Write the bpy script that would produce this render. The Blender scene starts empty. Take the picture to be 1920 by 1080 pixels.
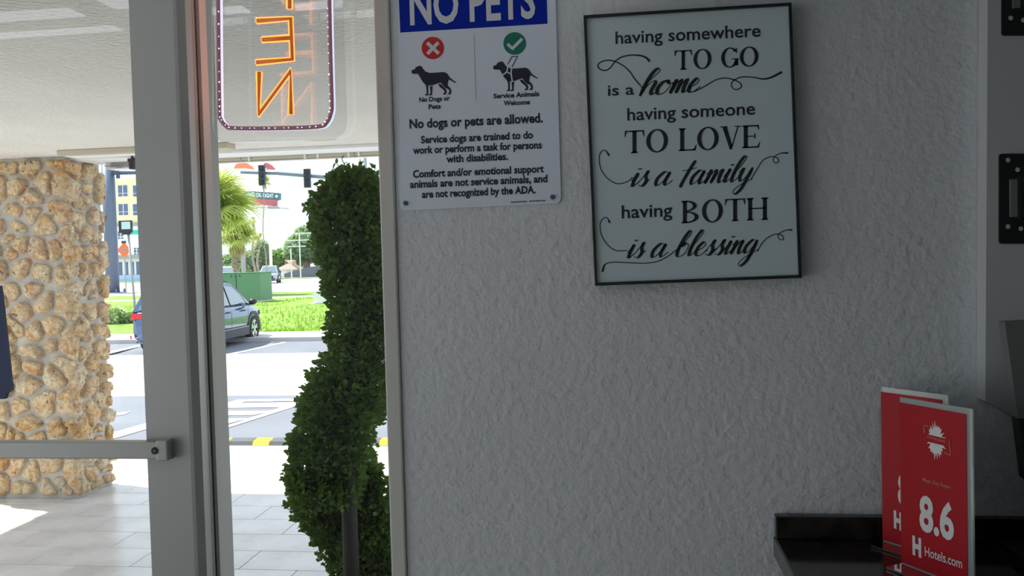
import bpy, math, random
import numpy as np
from mathutils import Vector, Matrix, noise
from math import sin, cos, pi, radians
S = bpy.context.scene
C = S.collection
random.seed(7)

# ------------------------------------------------------------------ camera
FPX = 1600.0
EYE = Vector((0, 0, 1.55))
yaw, pit, rol = radians(7.5), radians(1.87), radians(-1.53)
fw = Vector((-sin(yaw)*cos(pit), cos(yaw)*cos(pit), -sin(pit)))
r0 = Vector((cos(yaw), sin(yaw), 0)); u0 = r0.cross(fw)
rt = cos(rol)*r0 + sin(rol)*u0; up = -sin(rol)*r0 + cos(rol)*u0
cd = bpy.data.cameras.new('camera'); cam = bpy.data.objects.new('camera', cd); C.objects.link(cam)
cd.sensor_width = 36; cd.lens = 36*FPX/1920; cd.clip_start = .02; cd.clip_end = 600
cam.matrix_world = Matrix(((rt.x, up.x, -fw.x, EYE.x), (rt.y, up.y, -fw.y, EYE.y), (rt.z, up.z, -fw.z, EYE.z), (0, 0, 0, 1)))
S.camera = cam
# ------------------------------------------------------------------ world, sun, exposure
w = bpy.data.worlds.new('world'); S.world = w; w.use_nodes = True
bg = w.node_tree.nodes['Background']; bg.inputs[0].default_value = (.78, .89, 1, 1); bg.inputs[1].default_value = 1.7
sd = bpy.data.lights.new('sun', 'SUN'); sun = bpy.data.objects.new('sun', sd); C.objects.link(sun)
sd.energy = 9.0; sd.angle = radians(.6); sd.color = (1, .95, .86)
SUN = Vector((-.95*cos(radians(55)), .32*cos(radians(55)), sin(radians(55)))).normalized()
sun.rotation_euler = SUN.to_track_quat('Z', 'Y').to_euler(); sun.location = (-20, 8, 30)
vs = S.view_settings; vs.view_transform = 'Standard'; vs.look = 'None'; vs.exposure = 0; vs.gamma = 1; vs.use_curve_mapping = False
cy = S.cycles; cy.use_denoising = True; cy.max_bounces = 14; cy.diffuse_bounces = 7; cy.glossy_bounces = 6; cy.transparent_max_bounces = 24
cy.sample_clamp_indirect = 6; cy.caustics_reflective = False; cy.caustics_refractive = False

# ------------------------------------------------------------------ pixel -> world on real planes
def ray(px, py): return (fw*FPX + rt*(px-960) + up*(540-py)).normalized()
def U(px, py, ax, val):
    d = ray(px, py); i = 'xyz'.index(ax); return EYE + d*((val-EYE[i])/d[i])
def UP(px, py, p, n):
    d = ray(px, py); return EYE + d*((p-EYE).dot(n)/d.dot(n))
PRO = [(-50, 0), (6.9, 0), (19, -.45), (24.0, -.45), (34, 0), (42, 0), (60, -.1), (110, 0), (500, 0)]
def gz(y):
    for (a, b), (c, d) in zip(PRO, PRO[1:]):
        if y <= c: return b+(d-b)*(y-a)/(c-a)
    return 0
def G(px, py):
    d = ray(px, py); t = 1.0
    while t < 600:
        p = EYE+d*t
        if p.z <= gz(p.y): break
        t += .05 if t < 60 else .3
    a, b = t-.3, t
    for _ in range(20):
        m = (a+b)/2; p = EYE+d*m
        if p.z <= gz(p.y): b = m
        else: a = m
    return EYE+d*b
def dep(p): return (p-EYE).dot(fw)
def mpx(p): return dep(p)/FPX          # metres per pixel at p

# ------------------------------------------------------------------ materials
def mat(name, col, rough=.6, metal=0, spec=.5, var=0, vscale=8, bump=0, bscale=60, bdist=.002, emit=0, ecol=None, transl=0, rnd=0, coat=0, col2=None, detail=4):
    m = bpy.data.materials.new(name); m.use_nodes = True; nt = m.node_tree; N = nt.nodes; Lk = nt.links
    p = N['Principled BSDF']; c = (*col, 1)
    p.inputs['Base Color'].default_value = c; p.inputs['Roughness'].default_value = rough; p.inputs['Metallic'].default_value = metal
    p.inputs['Specular IOR Level'].default_value = spec; p.inputs['Coat Weight'].default_value = coat
    m.diffuse_color = c
    if emit:
        p.inputs['Emission Color'].default_value = (*(ecol or col), 1); p.inputs['Emission Strength'].default_value = emit
    tc = None
    if var or bump or col2: tc = N.new('ShaderNodeTexCoord')
    src = None
    if var or col2:
        nz = N.new('ShaderNodeTexNoise'); nz.inputs['Scale'].default_value = vscale; nz.inputs['Detail'].default_value = detail
        Lk.new(tc.outputs['Object'], nz.inputs['Vector'])
        rp = N.new('ShaderNodeValToRGB'); e = rp.color_ramp.elements
        e[0].position = .35; e[1].position = .65
        a = tuple(x*(1-var) for x in col); b = col2 if col2 else tuple(min(1, x*(1+var)) for x in col)
        e[0].color = (*a, 1); e[1].color = (*b, 1)
        Lk.new(nz.outputs['Fac'], rp.inputs[0]); src = rp.outputs[0]
    if rnd:
        oi = N.new('ShaderNodeObjectInfo'); hs = N.new('ShaderNodeHueSaturation')
        mr = N.new('ShaderNodeMapRange'); mr.inputs[3].default_value = 1-rnd; mr.inputs[4].default_value = 1+rnd
        Lk.new(oi.outputs['Random'], mr.inputs[0]); Lk.new(mr.outputs[0], hs.inputs['Value'])
        if src: Lk.new(src, hs.inputs['Color'])
        else: hs.inputs['Color'].default_value = c
        src = hs.outputs[0]
    if src: Lk.new(src, p.inputs['Base Color'])
    if bump:
        nb = N.new('ShaderNodeTexNoise'); nb.inputs['Scale'].default_value = bscale; nb.inputs['Detail'].default_value = 3
        bp = N.new('ShaderNodeBump'); bp.inputs['Strength'].default_value = bump; bp.inputs['Distance'].default_value = bdist
        Lk.new(tc.outputs['Object'], nb.inputs['Vector']); Lk.new(nb.outputs['Fac'], bp.inputs['Height']); Lk.new(bp.outputs[0], p.inputs['Normal'])
    if transl:
        t = N.new('ShaderNodeBsdfTranslucent'); mx = N.new('ShaderNodeMixShader'); mx.inputs[0].default_value = transl
        t.inputs[0].default_value = (min(1, col[0]*1.6), min(1, col[1]*1.5), col[2], 1)
        Lk.new(p.outputs[0], mx.inputs[1]); Lk.new(t.outputs[0], mx.inputs[2]); Lk.new(mx.outputs[0], N['Material Output'].inputs[0])
    return m
def glass_mat(name, tint=(1, 1, 1), ior=1.5, haze=0):
    m = bpy.data.materials.new(name); m.use_nodes = True; nt = m.node_tree; N = nt.nodes; Lk = nt.links
    N.remove(N['Principled BSDF']); t = N.new('ShaderNodeBsdfTransparent'); t.inputs[0].default_value = (*tint, 1)
    g = N.new('ShaderNodeBsdfGlossy'); g.inputs['Roughness'].default_value = 0.0; f = N.new('ShaderNodeFresnel'); f.inputs[0].default_value = ior
    mx = N.new('ShaderNodeMixShader'); Lk.new(f.outputs[0], mx.inputs[0]); Lk.new(t.outputs[0], mx.inputs[1]); Lk.new(g.outputs[0], mx.inputs[2])
    out = mx
    if haze:
        d = N.new('ShaderNodeBsdfDiffuse'); d.inputs[0].default_value = (.9, .92, .95, 1)
        m2 = N.new('ShaderNodeMixShader'); m2.inputs[0].default_value = haze; Lk.new(mx.outputs[0], m2.inputs[1]); Lk.new(d.outputs[0], m2.inputs[2]); out = m2
    Lk.new(out.outputs[0], N['Material Output'].inputs[0]); return m
def stone_mat():
    m = mat('coral_stone', (.6, .42, .24), .9); nt = m.node_tree; N = nt.nodes; Lk = nt.links; p = N['Principled BSDF']
    def noise_(sc, det, dist=0, rough=.5):
        n = N.new('ShaderNodeTexNoise'); n.inputs['Scale'].default_value = sc; n.inputs['Detail'].default_value = det; n.inputs['Distortion'].default_value = dist; n.inputs['Roughness'].default_value = rough
        Lk.new(tc.outputs['Object'], n.inputs['Vector']); return n.outputs['Fac']
    def ramp(src, stops):
        r = N.new('ShaderNodeValToRGB'); e = r.color_ramp.elements; e[0].position, e[0].color = stops[0][0], (*stops[0][1], 1); e[1].position, e[1].color = stops[-1][0], (*stops[-1][1], 1)
        for a_, b_ in stops[1:-1]: e.new(a_).color = (*b_, 1)
        Lk.new(src, r.inputs[0]); return r.outputs[0]
    def mix(f, a_, b_, mode='MIX'):
        x = N.new('ShaderNodeMix'); x.data_type = 'RGBA'; x.blend_type = mode
        if isinstance(f, (int, float)): x.inputs[0].default_value = f
        else: Lk.new(f, x.inputs[0])
        Lk.new(a_, x.inputs[6]); Lk.new(b_, x.inputs[7]); return x.outputs[2]
    tc = N.new('ShaderNodeTexCoord'); oi = N.new('ShaderNodeObjectInfo')
    base = ramp(oi.outputs['Random'], [(0, (.66, .40, .15)), (.18, (.76, .56, .28)), (.36, (.62, .29, .08)), (.5, (.80, .64, .38)), (.66, (.70, .46, .21)), (.82, (.66, .62, .54)), (1, (.80, .58, .28))])
    n1 = noise_(9, 6, 1.2, .65)
    patch = ramp(n1, [(.32, (.46, .15, .03)), (.42, (.80, .47, .17)), (.55, (.88, .74, .48)), (.72, (.62, .58, .50))])
    c1 = mix(.68, base, patch)
    n2 = noise_(38, 5, .5, .7); c2 = mix(.75, c1, ramp(n2, [(.32, (.34, .27, .20)), (.5, (.95, .92, .9)), (.7, (1.12, 1.1, 1.05))]), 'MULTIPLY')
    n3 = noise_(17, 2, 1.8); pits = ramp(n3, [(.0, (.12, .07, .04)), (.285, (.2, .12, .07)), (.33, (1, 1, 1)), (1, (1, 1, 1))])
    c3 = mix(1.0, c2, pits, 'MULTIPLY'); Lk.new(c3, p.inputs['Base Color'])
    def madd(a_, k_, b_=None):
        x = N.new('ShaderNodeMath'); x.operation = 'MULTIPLY_ADD'; Lk.new(a_, x.inputs[0]); x.inputs[1].default_value = k_
        if b_ is not None: Lk.new(b_, x.inputs[2])
        else: x.inputs[2].default_value = 0
        return x.outputs[0]
    hgt = madd(n1, 1.2, madd(n2, .45, madd(n3, .6)))
    bp = N.new('ShaderNodeBump'); bp.inputs['Strength'].default_value = 1; bp.inputs['Distance'].default_value = .035
    Lk.new(hgt, bp.inputs['Height']); Lk.new(bp.outputs[0], p.inputs['Normal']); return m
M = {}
M['plaster'] = mat('white_plaster', (.70, .73, .775), .65, bump=.9, bscale=80, bdist=.0034, var=.02, vscale=3)
M['ceil'] = mat('painted_ceiling', (.78, .78, .76), .9)
M['floor_in'] = mat('lobby_floor_tile', (.42, .38, .33), .35, var=.1, vscale=4)
M['alu'] = mat('anodised_aluminium', (.46, .47, .46), .42, metal=.35, var=.03, vscale=2)
M['alu_trim'] = mat('painted_trim', (.66, .66, .63), .5)
M['gasket'] = mat('black_gasket', (.03, .03, .03), .6)
M['stop'] = mat('pale_glazing_stop', (.6, .6, .57), .5)
M['glass'] = glass_mat('window_glass', (.97, .985, .98))
M['acrylic'] = glass_mat('clear_acrylic', (.97, .98, .98), 1.45, .06)
M['card_acrylic'] = glass_mat('card_holder_acrylic', (.86, .9, .88), 1.5, .3)
M['navy'] = mat('navy_board', (.005, .02, .12), .5)
M['frame'] = mat('black_frame', (.012, .014, .016), .35)
M['print'] = mat('grey_blue_print', (.60, .72, .78), .25, var=.03, vscale=3, coat=.5)
M['ink'] = mat('dark_ink', (.012, .016, .02), .6)
M['panelw'] = mat('white_sign_face', (.76, .83, .98), .4, coat=.2)
M['blue'] = mat('sign_blue', (.0, .022, .40), .6, spec=.15)
M['inkw'] = mat('white_print', (.72, .76, .84), .5)
M['ink2'] = mat('navy_ink', (.012, .015, .035), .6)
M['red'] = mat('sign_red', (.62, .02, .012), .5)
M['green'] = mat('sign_green', (.0, .2, .13), .5)
M['div'] = mat('faint_divider', (.5, .55, .62), .6)
M['screw'] = mat('dull_screw', (.12, .13, .15), .4, metal=.8)
M['counter'] = mat('black_counter', (.018, .016, .014), .12, var=.5, vscale=30)
M['cardred'] = mat('card_red', (.46, .010, .018), .45, spec=.25)
M['cardw'] = mat('card_white', (.8, .8, .8), .5)
M['cardpink'] = mat('card_faded_pink', (.6, .2, .2), .5)
M['board'] = mat('white_board', (.52, .54, .56), .7, bump=.08, bscale=50)
M['blackmetal'] = mat('black_steel', (.02, .021, .023), .5, metal=.4)
M['greym'] = mat('grey_plastic', (.16, .165, .17), .6)
M['blackp'] = mat('black_plastic', (.008, .008, .009), .5)
M['chrome'] = mat('chrome', (.8, .8, .8), .15, metal=1)
M['tile'] = mat('porch_tile', (.60, .59, .60), .24, var=.10, vscale=5, rnd=.05, bump=.15, bscale=14, bdist=.003)
M['grout'] = mat('dark_grout', (.22, .21, .20), .9)
M['stone'] = stone_mat()
M['mortar'] = mat('grey_mortar', (.46, .44, .39), .95, var=.12, vscale=14, bump=.5, bscale=40, bdist=.01)
M['stucco'] = mat('canopy_stucco', (.74, .72, .67), .95, bump=.9, bscale=42, bdist=.016, var=.04, vscale=1.5)
M['fascia'] = mat('white_fascia', (.80, .82, .82), .7)
M['track'] = mat('beige_track', (.50, .46, .36), .6)
M['asphalt'] = mat('asphalt', (.155, .17, .205), .85, var=.08, vscale=.6, bump=.2, bscale=40)  # asphalt with shade put into its blue-grey colour
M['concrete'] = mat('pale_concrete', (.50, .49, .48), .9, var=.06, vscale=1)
M['paint'] = mat('road_paint', (.72, .72, .72), .8, var=.04, vscale=4)
M['road'] = mat('road_surface', (.48, .47, .47), .9, var=.05, vscale=.3)
M['grass'] = mat('lawn', (.17, .30, .035), .95, var=.25, vscale=1.6, bump=.6, bscale=18, bdist=.05, detail=8)
M['blade'] = mat('grass_blade', (.20, .34, .04), .8, transl=.3)
M['rubber'] = mat('black_rubber', (.09, .095, .11), .8)
M['yellow'] = mat('yellow_rubber', (.85, .50, .01), .6)
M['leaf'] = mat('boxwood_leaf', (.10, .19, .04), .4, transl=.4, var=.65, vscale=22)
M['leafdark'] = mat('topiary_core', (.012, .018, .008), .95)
M['stem'] = mat('dark_stem', (.014, .013, .012), .7)
M['pot'] = mat('black_pot', (.03, .03, .032), .4)
M['palm'] = mat('palm_frond', (.36, .43, .15), .5, transl=.5, rnd=.25)
M['palm_dry'] = mat('dry_frond', (.42, .38, .22), .8, transl=.3, rnd=.15)
M['bark'] = mat('palm_bark', (.30, .25, .20), .95, var=.35, vscale=9, bump=.6, bscale=14, bdist=.05)
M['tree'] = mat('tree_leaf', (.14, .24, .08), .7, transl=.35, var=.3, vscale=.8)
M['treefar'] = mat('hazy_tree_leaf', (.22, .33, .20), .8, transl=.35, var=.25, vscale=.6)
M['trunk'] = mat('tree_trunk', (.22, .18, .14), .9)
M['greenbox'] = mat('green_cabinet', (.11, .24, .15), .55)
M['pole'] = mat('blue_grey_pole', (.09, .12, .20), .5, metal=.2)
M['mast'] = mat('grey_mast', (.16, .21, .26), .5, metal=.3)
M['galv'] = mat('galvanised_pole', (.32, .34, .35), .5, metal=.4)
M['signal'] = mat('signal_housing', (.03, .05, .09), .6)
M['ybuild'] = mat('yellow_stucco', (.80, .76, .45), .9)
M['wbuild'] = mat('white_stucco', (.75, .76, .74), .9)
M['pane'] = mat('window_pane', (.10, .14, .24), .15)
M['orange'] = mat('orange_sign', (.95, .16, .02), .6)
M['aqua'] = mat('green_street_sign', (.02, .55, .42), .6)
M['teal'] = mat('billboard_teal', (.06, .16, .17), .6)
M['bred'] = mat('billboard_red', (.50, .13, .13), .6)
M['salmon'] = mat('orange_arch', (.75, .22, .10), .6)
M['lamp'] = mat('lamp_lens', (.45, .62, .62), .2)
M['slate'] = mat('dark_screen_wall', (.12, .13, .16), .9)
M['roofr'] = mat('brown_roof', (.36, .27, .22), .9)
M['carblue'] = mat('car_paint_blue_grey', (.045, .10, .22), .22, metal=.4, coat=1)
M['carwhite'] = mat('car_paint_white', (.65, .68, .72), .25, coat=1)
M['carsilver'] = mat('car_paint_silver', (.36, .40, .47), .25, metal=.4, coat=1)
M['carglass'] = mat('car_glass', (.10, .16, .20), .05, coat=1, spec=.9)
M['clad'] = mat('grey_cladding', (.07, .075, .085), .7)
M['tyre'] = mat('tyre_rubber', (.02, .02, .022), .8)
M['rim'] = mat('alloy_rim', (.62, .65, .7), .3, metal=.7)
M['tail'] = mat('tail_light', (.6, .02, .03), .3)
M['plate'] = mat('pale_blue_plate', (.35, .55, .75), .5)
M['neonback'] = mat('neon_tube_back', (.45, .13, .03), .4, emit=.30, ecol=(1, .22, .03))
M['neonfront'] = mat('neon_tube_glow', (1, .35, .08), .4, emit=3.2, ecol=(1, .24, .04))
M['neonhot'] = mat('neon_tube_street_side', (1, .35, .08), .4, emit=10, ecol=(1, .28, .10))
M['bord'] = mat('sign_border_tube', (.30, .16, .20), .35, emit=.10, ecol=(.9, .4, .5))
M['bead'] = mat('sign_border_led', (.9, .7, .95), .4, emit=2.6, ecol=(.86, .72, 1))
M['bordg'] = mat('sign_border_glow', (.8, .7, .95), .4, emit=1.2, ecol=(.7, .75, 1))
M['troffer'] = mat('troffer_lens', (.9, .9, .9), .5, emit=4.2, ecol=(.84, .9, 1))

# ------------------------------------------------------------------ mesh builder
ORG = {}
class MB:
    def __init__(s): s.v = []; s.f = []
    def add(s, vs_, fs):
        b = len(s.v); s.v += [Vector(v) for v in vs_]; s.f += [tuple(i+b for i in f) for f in fs]; return s
    def box(s, lo, hi):
        x0, y0, z0 = lo; x1, y1, z1 = hi
        return s.add([(x0, y0, z0), (x1, y0, z0), (x1, y1, z0), (x0, y1, z0), (x0, y0, z1), (x1, y0, z1), (x1, y1, z1), (x0, y1, z1)],
                     [(0, 3, 2, 1), (4, 5, 6, 7), (0, 1, 5, 4), (1, 2, 6, 5), (2, 3, 7, 6), (3, 0, 4, 7)])
    def slab(s, pts, off):          # polygon extruded by vector off
        n = len(pts); p = [Vector(q) for q in pts]; o = Vector(off)
        return s.add(p+[q+o for q in p], [tuple(range(n))[::-1], tuple(range(n, 2*n))]+[(i, (i+1) % n, n+(i+1) % n, n+i) for i in range(n)])
    def tube(s, pts, r, n=8, cap=True):
        pts = [Vector(p) for p in pts]; rr = r if isinstance(r, (list, tuple)) else [r]*len(pts); vv = []; ff = []
        nrm = None
        for i, p in enumerate(pts):
            d = (pts[min(i+1, len(pts)-1)]-pts[max(i-1, 0)]).normalized()
            if nrm is None: nrm = d.orthogonal().normalized()
            nrm = (nrm-d*nrm.dot(d)).normalized(); b = d.cross(nrm)
            vv += [p+(nrm*cos(2*pi*k/n)+b*sin(2*pi*k/n))*rr[i] for k in range(n)]
        for i in range(len(pts)-1):
            for k in range(n): ff.append((i*n+k, i*n+(k+1) % n, (i+1)*n+(k+1) % n, (i+1)*n+k))
        if cap: ff += [tuple(range(n))[::-1], tuple(range((len(pts)-1)*n, len(pts)*n))]
        return s.add(vv, ff)
    def ball(s, c, r, nu=10, nv=6):
        c = Vector(c); r = Vector(r) if hasattr(r, '__len__') else Vector((r, r, r)); vv = [c+Vector((0, 0, r.z))]; ff = []
        for j in range(1, nv):
            t = pi*j/nv
            vv += [c+Vector((r.x*sin(t)*cos(2*pi*i/nu), r.y*sin(t)*sin(2*pi*i/nu), r.z*cos(t))) for i in range(nu)]
        vv.append(c-Vector((0, 0, r.z)))
        for i in range(nu):
            ff.append((0, 1+i, 1+(i+1) % nu)); e = 1+(nv-2)*nu; ff.append((len(vv)-1, e+(i+1) % nu, e+i))
            for j in range(nv-2):
                a = 1+j*nu; ff.append((a+i, a+nu+i, a+nu+(i+1) % nu, a+(i+1) % nu))
        return s.add(vv, ff)
    def build(s, name, m, parent=None, smooth=False, org=None, bevel=0, bseg=2):
        me = bpy.data.meshes.new(name)
        if parent is not None: o0 = ORG[parent.name]
        elif org is not None: o0 = Vector(org)
        else:
            a = [min(v[i] for v in s.v) for i in range(3)]; b = [max(v[i] for v in s.v) for i in range(3)]
            o0 = Vector(((a[0]+b[0])/2, (a[1]+b[1])/2, a[2]))
        me.from_pydata([tuple(v-o0) for v in s.v], [], s.f); me.materials.append(m); me.update()
        if smooth:
            for p in me.polygons: p.use_smooth = True
        o = bpy.data.objects.new(name, me); C.objects.link(o); ORG[o.name] = o0
        if parent is not None: o.parent = parent
        else: o.location = o0
        if bevel:
            md = o.modifiers.new('bevel', 'BEVEL'); md.width = bevel; md.segments = bseg; md.limit_method = 'ANGLE'
        return o
def thing(name, label, cat, loc, group=None):
    o = bpy.data.objects.new(name, None); C.objects.link(o); o.location = loc; o.empty_display_size = .1
    ORG[o.name] = Vector(loc); return tag(o, label, cat, group)
def tag(o, label, cat, group=None):
    o['label'] = label; o['category'] = cat
    if group: o['group'] = group
    return o
def struct(o): o['kind'] = 'structure'; return o
def stuff(o): o['kind'] = 'stuff'; return o
def inst(src, name, parent, mw):        # linked copy of a part mesh, placed by a matrix relative to parent
    o = bpy.data.objects.new(name, src.data); C.objects.link(o); o.parent = parent; o.matrix_local = mw; ORG[o.name] = ORG[parent.name]; return o

# ------------------------------------------------------------------ lettering
_fc = {}
def glyphs(s, bold=0):
    k = (s, bold)
    if k not in _fc:
        c = bpy.data.curves.new('t', 'FONT'); c.body = s; c.size = 1; c.offset = bold; c.resolution_u = 3
        o = bpy.data.objects.new('t', c); C.objects.link(o); bpy.context.view_layer.update()
        me = bpy.data.meshes.new_from_object(o.evaluated_get(bpy.context.evaluated_depsgraph_get()))
        _fc[k] = ([v.co.copy() for v in me.vertices], [tuple(p.vertices) for p in me.polygons])
        bpy.data.objects.remove(o); bpy.data.curves.remove(c); bpy.data.meshes.remove(me)
    return _fc[k]
CAP = max(v.y for v in glyphs('H')[0])
XH = max(v.y for v in glyphs('x')[0])
class Plane:
    def __init__(s, p, n): s.p = Vector(p); s.n = Vector(n).normalized()     # n faces the viewer
    def at(s, px, py, lift=0): return UP(px, py, s.p+s.n*lift, s.n)
def text(mb, s, x0, y0, x1, y1, cap, pl, lift=.0006, bold=0, shear=0):
    v, f = glyphs(s, bold); mn = min(q.x for q in v); mxx = max(q.x for q in v)
    a = pl.at(x0, y0, lift); b = pl.at(x1, y1, lift); t = pl.at((x0+x1)/2, (y0+y1)/2-cap, lift); mid = (a+b)/2
    ux = (b-a)/(mxx-mn); hgt = (t-mid).length; vz = Vector((0, 0, 1)); vz = (vz-pl.n*vz.dot(pl.n)).normalized()*hgt/CAP
    mb.add([a+ux*(q.x-mn+q.y*shear)+vz*q.y for q in v], f)
def cr(pts, n=6):
    P = [Vector(p) for p in pts]; P = [P[0]*2-P[1]]+P+[P[-1]*2-P[-2]]; out = []
    for i in range(1, len(P)-2):
        for k in range(n):
            t = k/n; a, b, c, d = P[i-1:i+3]
            out.append(.5*((2*b)+(c-a)*t+(2*a-5*b+4*c-d)*t*t+(3*b-a-3*c+d)*t**3))
    return out+[P[-2]]
def ribbon(mb, pts, wf, pl, lift=.0006, n=6):       # pts in pixels on plane
    q = cr([(x, y) for x, y in pts], n); L = len(q); vv = []
    for i, p in enumerate(q):
        d = (q[min(i+1, L-1)]-q[max(i-1, 0)]); d = d.normalized() if d.length > 1e-6 else Vector((1, 0))
        w_ = wf(i/(L-1), d)/2; nn = Vector((-d.y, d.x))*w_
        vv += [pl.at(*(p+nn), lift), pl.at(*(p-nn), lift)]
    mb.add(vv, [(2*i, 2*i+1, 2*i+3, 2*i+2) for i in range(L-1)])
SCR = {
 'h': ([[(-.1, .55), (.35, 1.3), (.62, 1.95), (.5, 2.25), (.28, 1.95), (.12, 1.0), (.04, -.1)], [(.06, .1), (.25, .7), (.5, 1.0), (.66, .85), (.6, .3), (.72, 0), (1.0, .25)]], .88),
 'o': ([[(.5, 1.0), (.2, .85), (.05, .4), (.22, 0), (.55, .1), (.72, .6), (.5, 1.0), (.62, .75), (.95, .8)]], .86),
 'm': ([[(-.05, .65), (.12, .98), (.1, .5), (.05, -.02)], [(.07, .15), (.28, .85), (.42, .95), (.42, .5), (.38, -.02)], [(.4, .15), (.62, .85), (.76, .95), (.74, .4), (.84, 0), (1.08, .3)]], 1.02),
 'n': ([[(-.05, .65), (.12, .98), (.1, .5), (.05, -.02)], [(.07, .15), (.3, .85), (.46, .95), (.44, .4), (.54, 0), (.78, .3)]], .74),
 'e': ([[(-.02, .35), (.3, .5), (.46, .8), (.3, 1.0), (.08, .6), (.1, .12), (.36, 0), (.72, .4)]], .62),
 'i': ([[(-.05, .4), (.16, 1.0), (.1, .4), (.16, .0), (.42, .35)], [(.16, 1.45), (.2, 1.32)]], .4),
 's': ([[(-.05, .2), (.3, 1.1), (.28, .75), (.42, .35), (.3, 0), (.05, .08)], [(.36, .1), (.6, .5)]], .58),
 'a': ([[(.58, .85), (.32, 1.0), (.06, .5), (.14, .0), (.38, .2), (.6, .98)], [(.6, .98), (.52, .3), (.64, 0), (.9, .35)]], .84),
 'f': ([[(.3, 2.0), (.22, 1.8), (.12, 1.0), (.02, .2), (0, -.25)], [(-.25, 1.05), (.1, 1.12), (.5, 1.3)]], .42),
 'l': ([[(-.02, .4), (.32, 1.4), (.42, 2.05), (.28, 2.15), (.12, 1.4), (.06, .4), (.16, 0), (.42, .35)]], .4),
 'b': ([[(-.02, .4), (.32, 1.4), (.42, 2.05), (.28, 2.15), (.12, 1.4), (.04, .4), (.18, 0), (.5, .15), (.58, .7), (.38, .98), (.18, .7)]], .72),
 'y': ([[(-.05, .7), (.1, 1.0), (.08, .35), (.24, .02), (.45, .4), (.6, 1.0)], [(.6, 1.0), (.52, .2), (.42, -.7), (.2, -1.15), (.02, -.85), (.3, -.3), (.85, .15)]], .75),
 'g': ([[(.58, .85), (.32, 1.0), (.06, .5), (.14, .05), (.38, .2), (.6, .98)], [(.6, .98), (.54, .1), (.44, -.7), (.2, -1.15), (.02, -.85), (.3, -.3), (.9, .3)]], .84)}
def script(mb, word, x0, y0, x1, y1, xh, pl, slant=.42, thick=6.5, thin=1.5):
    tot = sum(SCR[c][1] for c in word)-.12; sc = (x1-x0)/tot; sl = (y1-y0)/(x1-x0); cx = 0
    for c in word:
        st, adv = SCR[c]
        for stroke in st:
            pts = []
            for (x, y) in stroke:
                y = 1+(y-1)*.74 if y > 1 else (y*.8 if y < 0 else y)
                X = x0+(cx+x)*sc+y*slant*xh; pts.append((X, y0+(X-x0)*sl-y*xh))
            dot = len(stroke) == 2 and stroke[0][1] > 1.3
            ribbon(mb, pts, (lambda t, d: thick*1.1) if dot else (lambda t, d: thin+(thick-thin)*max(0, d.y)**.8*min(1, (1-abs(2*t-1))*5+.4)), pl)
        cx += adv
def serif(mb, ch, x0, x1, yb0, yb1, cap, pl):       # pixel box, baseline from yb0 to yb1
    def T(u, v): return pl.at(x0+(x1-x0)*u, yb0+(yb1-yb0)*u-cap*v, .0006)
    W = (x1-x0)/cap; s = .175/W; h = .065
    def P(*q): mb.add([T(*a) for a in q], [tuple(range(len(q)))])
    def R(a, b, c, d): P((a, b), (c, b), (c, d), (a, d))
    def stem(a, serifs=True, w_=s):
        R(a, 0, a+w_, 1)
        if serifs:
            e = .07/W
            P((a-e, 0), (a+w_+e, 0), (a+w_+e, .035), (a+w_, .08), (a, .08), (a-e, .035)); P((a-e, 1), (a-e, .965), (a, .92), (a+w_, .92), (a+w_+e, .965), (a+w_+e, 1))
    def ring(cx, rx, t0=0, t1=360, ix=.19/W, iy=.06):
        n = 40; o_ = []; i_ = []
        for k in range(n+1):
            t = radians(t0+(t1-t0)*k/n); o_.append(T(cx+rx*cos(t), .5+.52*sin(t))); i_.append(T(cx+(rx-ix)*cos(t), .5+(.52-iy)*sin(t)))
        for k in range(n): mb.add([o_[k], o_[k+1], i_[k+1], i_[k]], [(0, 1, 2, 3)])
    if ch == 'O': ring(.5, .5)
    if ch == 'T':
        stem(.5-s/2); R(.02, .94, .98, 1); P((0, 1), (.05, 1), (.1, .94), (.02, .72), (-.01, .72)); P((1, 1), (.95, 1), (.9, .94), (.98, .72), (1.01, .72))
    if ch == 'G':
        ring(.5, .5, 38, 335); R(.78, .08, .78+s, .42); R(.6, .4, 1.02, .445); P((.84, .98), (.9, .98), (.9, .7), (.86, .72), (.8, .86))
    if ch == 'L':
        stem(.12); R(.12, 0, .92, h); P((.75, 0), (.92, 0), (1.0, .27), (.97, .27), (.82, .07))
    if ch == 'E':
        stem(.1); R(.1, 0, .92, h); R(.1, 1-h, .9, 1); R(.2, .49, .72, .54); P((.75, 0), (.92, 0), (1.0, .25), (.96, .25), (.85, .07)); P((.75, 1), (.92, 1), (.94, .78), (.9, .78), (.83, .94)); R(.68, .4, .74, .64)
    if ch == 'H':
        stem(.1); stem(.9-s); R(.1, .5, .9, .555)
    if ch == 'V':
        P((.1, 1), (.1+s*1.15, 1), (.6, .12), (.52, -.03), (.47, -.03)); P((.84, 1), (.9, 1), (.56, -.03), (.5, -.03)); R(0, .96, .36, 1); R(.7, .96, 1, 1)
    if ch == 'B':
        stem(.1)
        for c_, r_, rx in ((.76, .245, .62), (.26, .265, .72)):
            n = 20
            for k in range(n):
                t0, t1 = radians(-90+180*k/n), radians(-90+180*(k+1)/n); q = []
                for t, dx, dy in ((t0, 0, 0), (t1, 0, 0), (t1, .185/W, .055), (t0, .185/W, .055)):
                    q.append(T(.25+max(0, (rx-dx))*cos(t), c_+(r_-dy)*sin(t)))
                mb.add(q, [(0, 1, 2, 3)])

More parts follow.
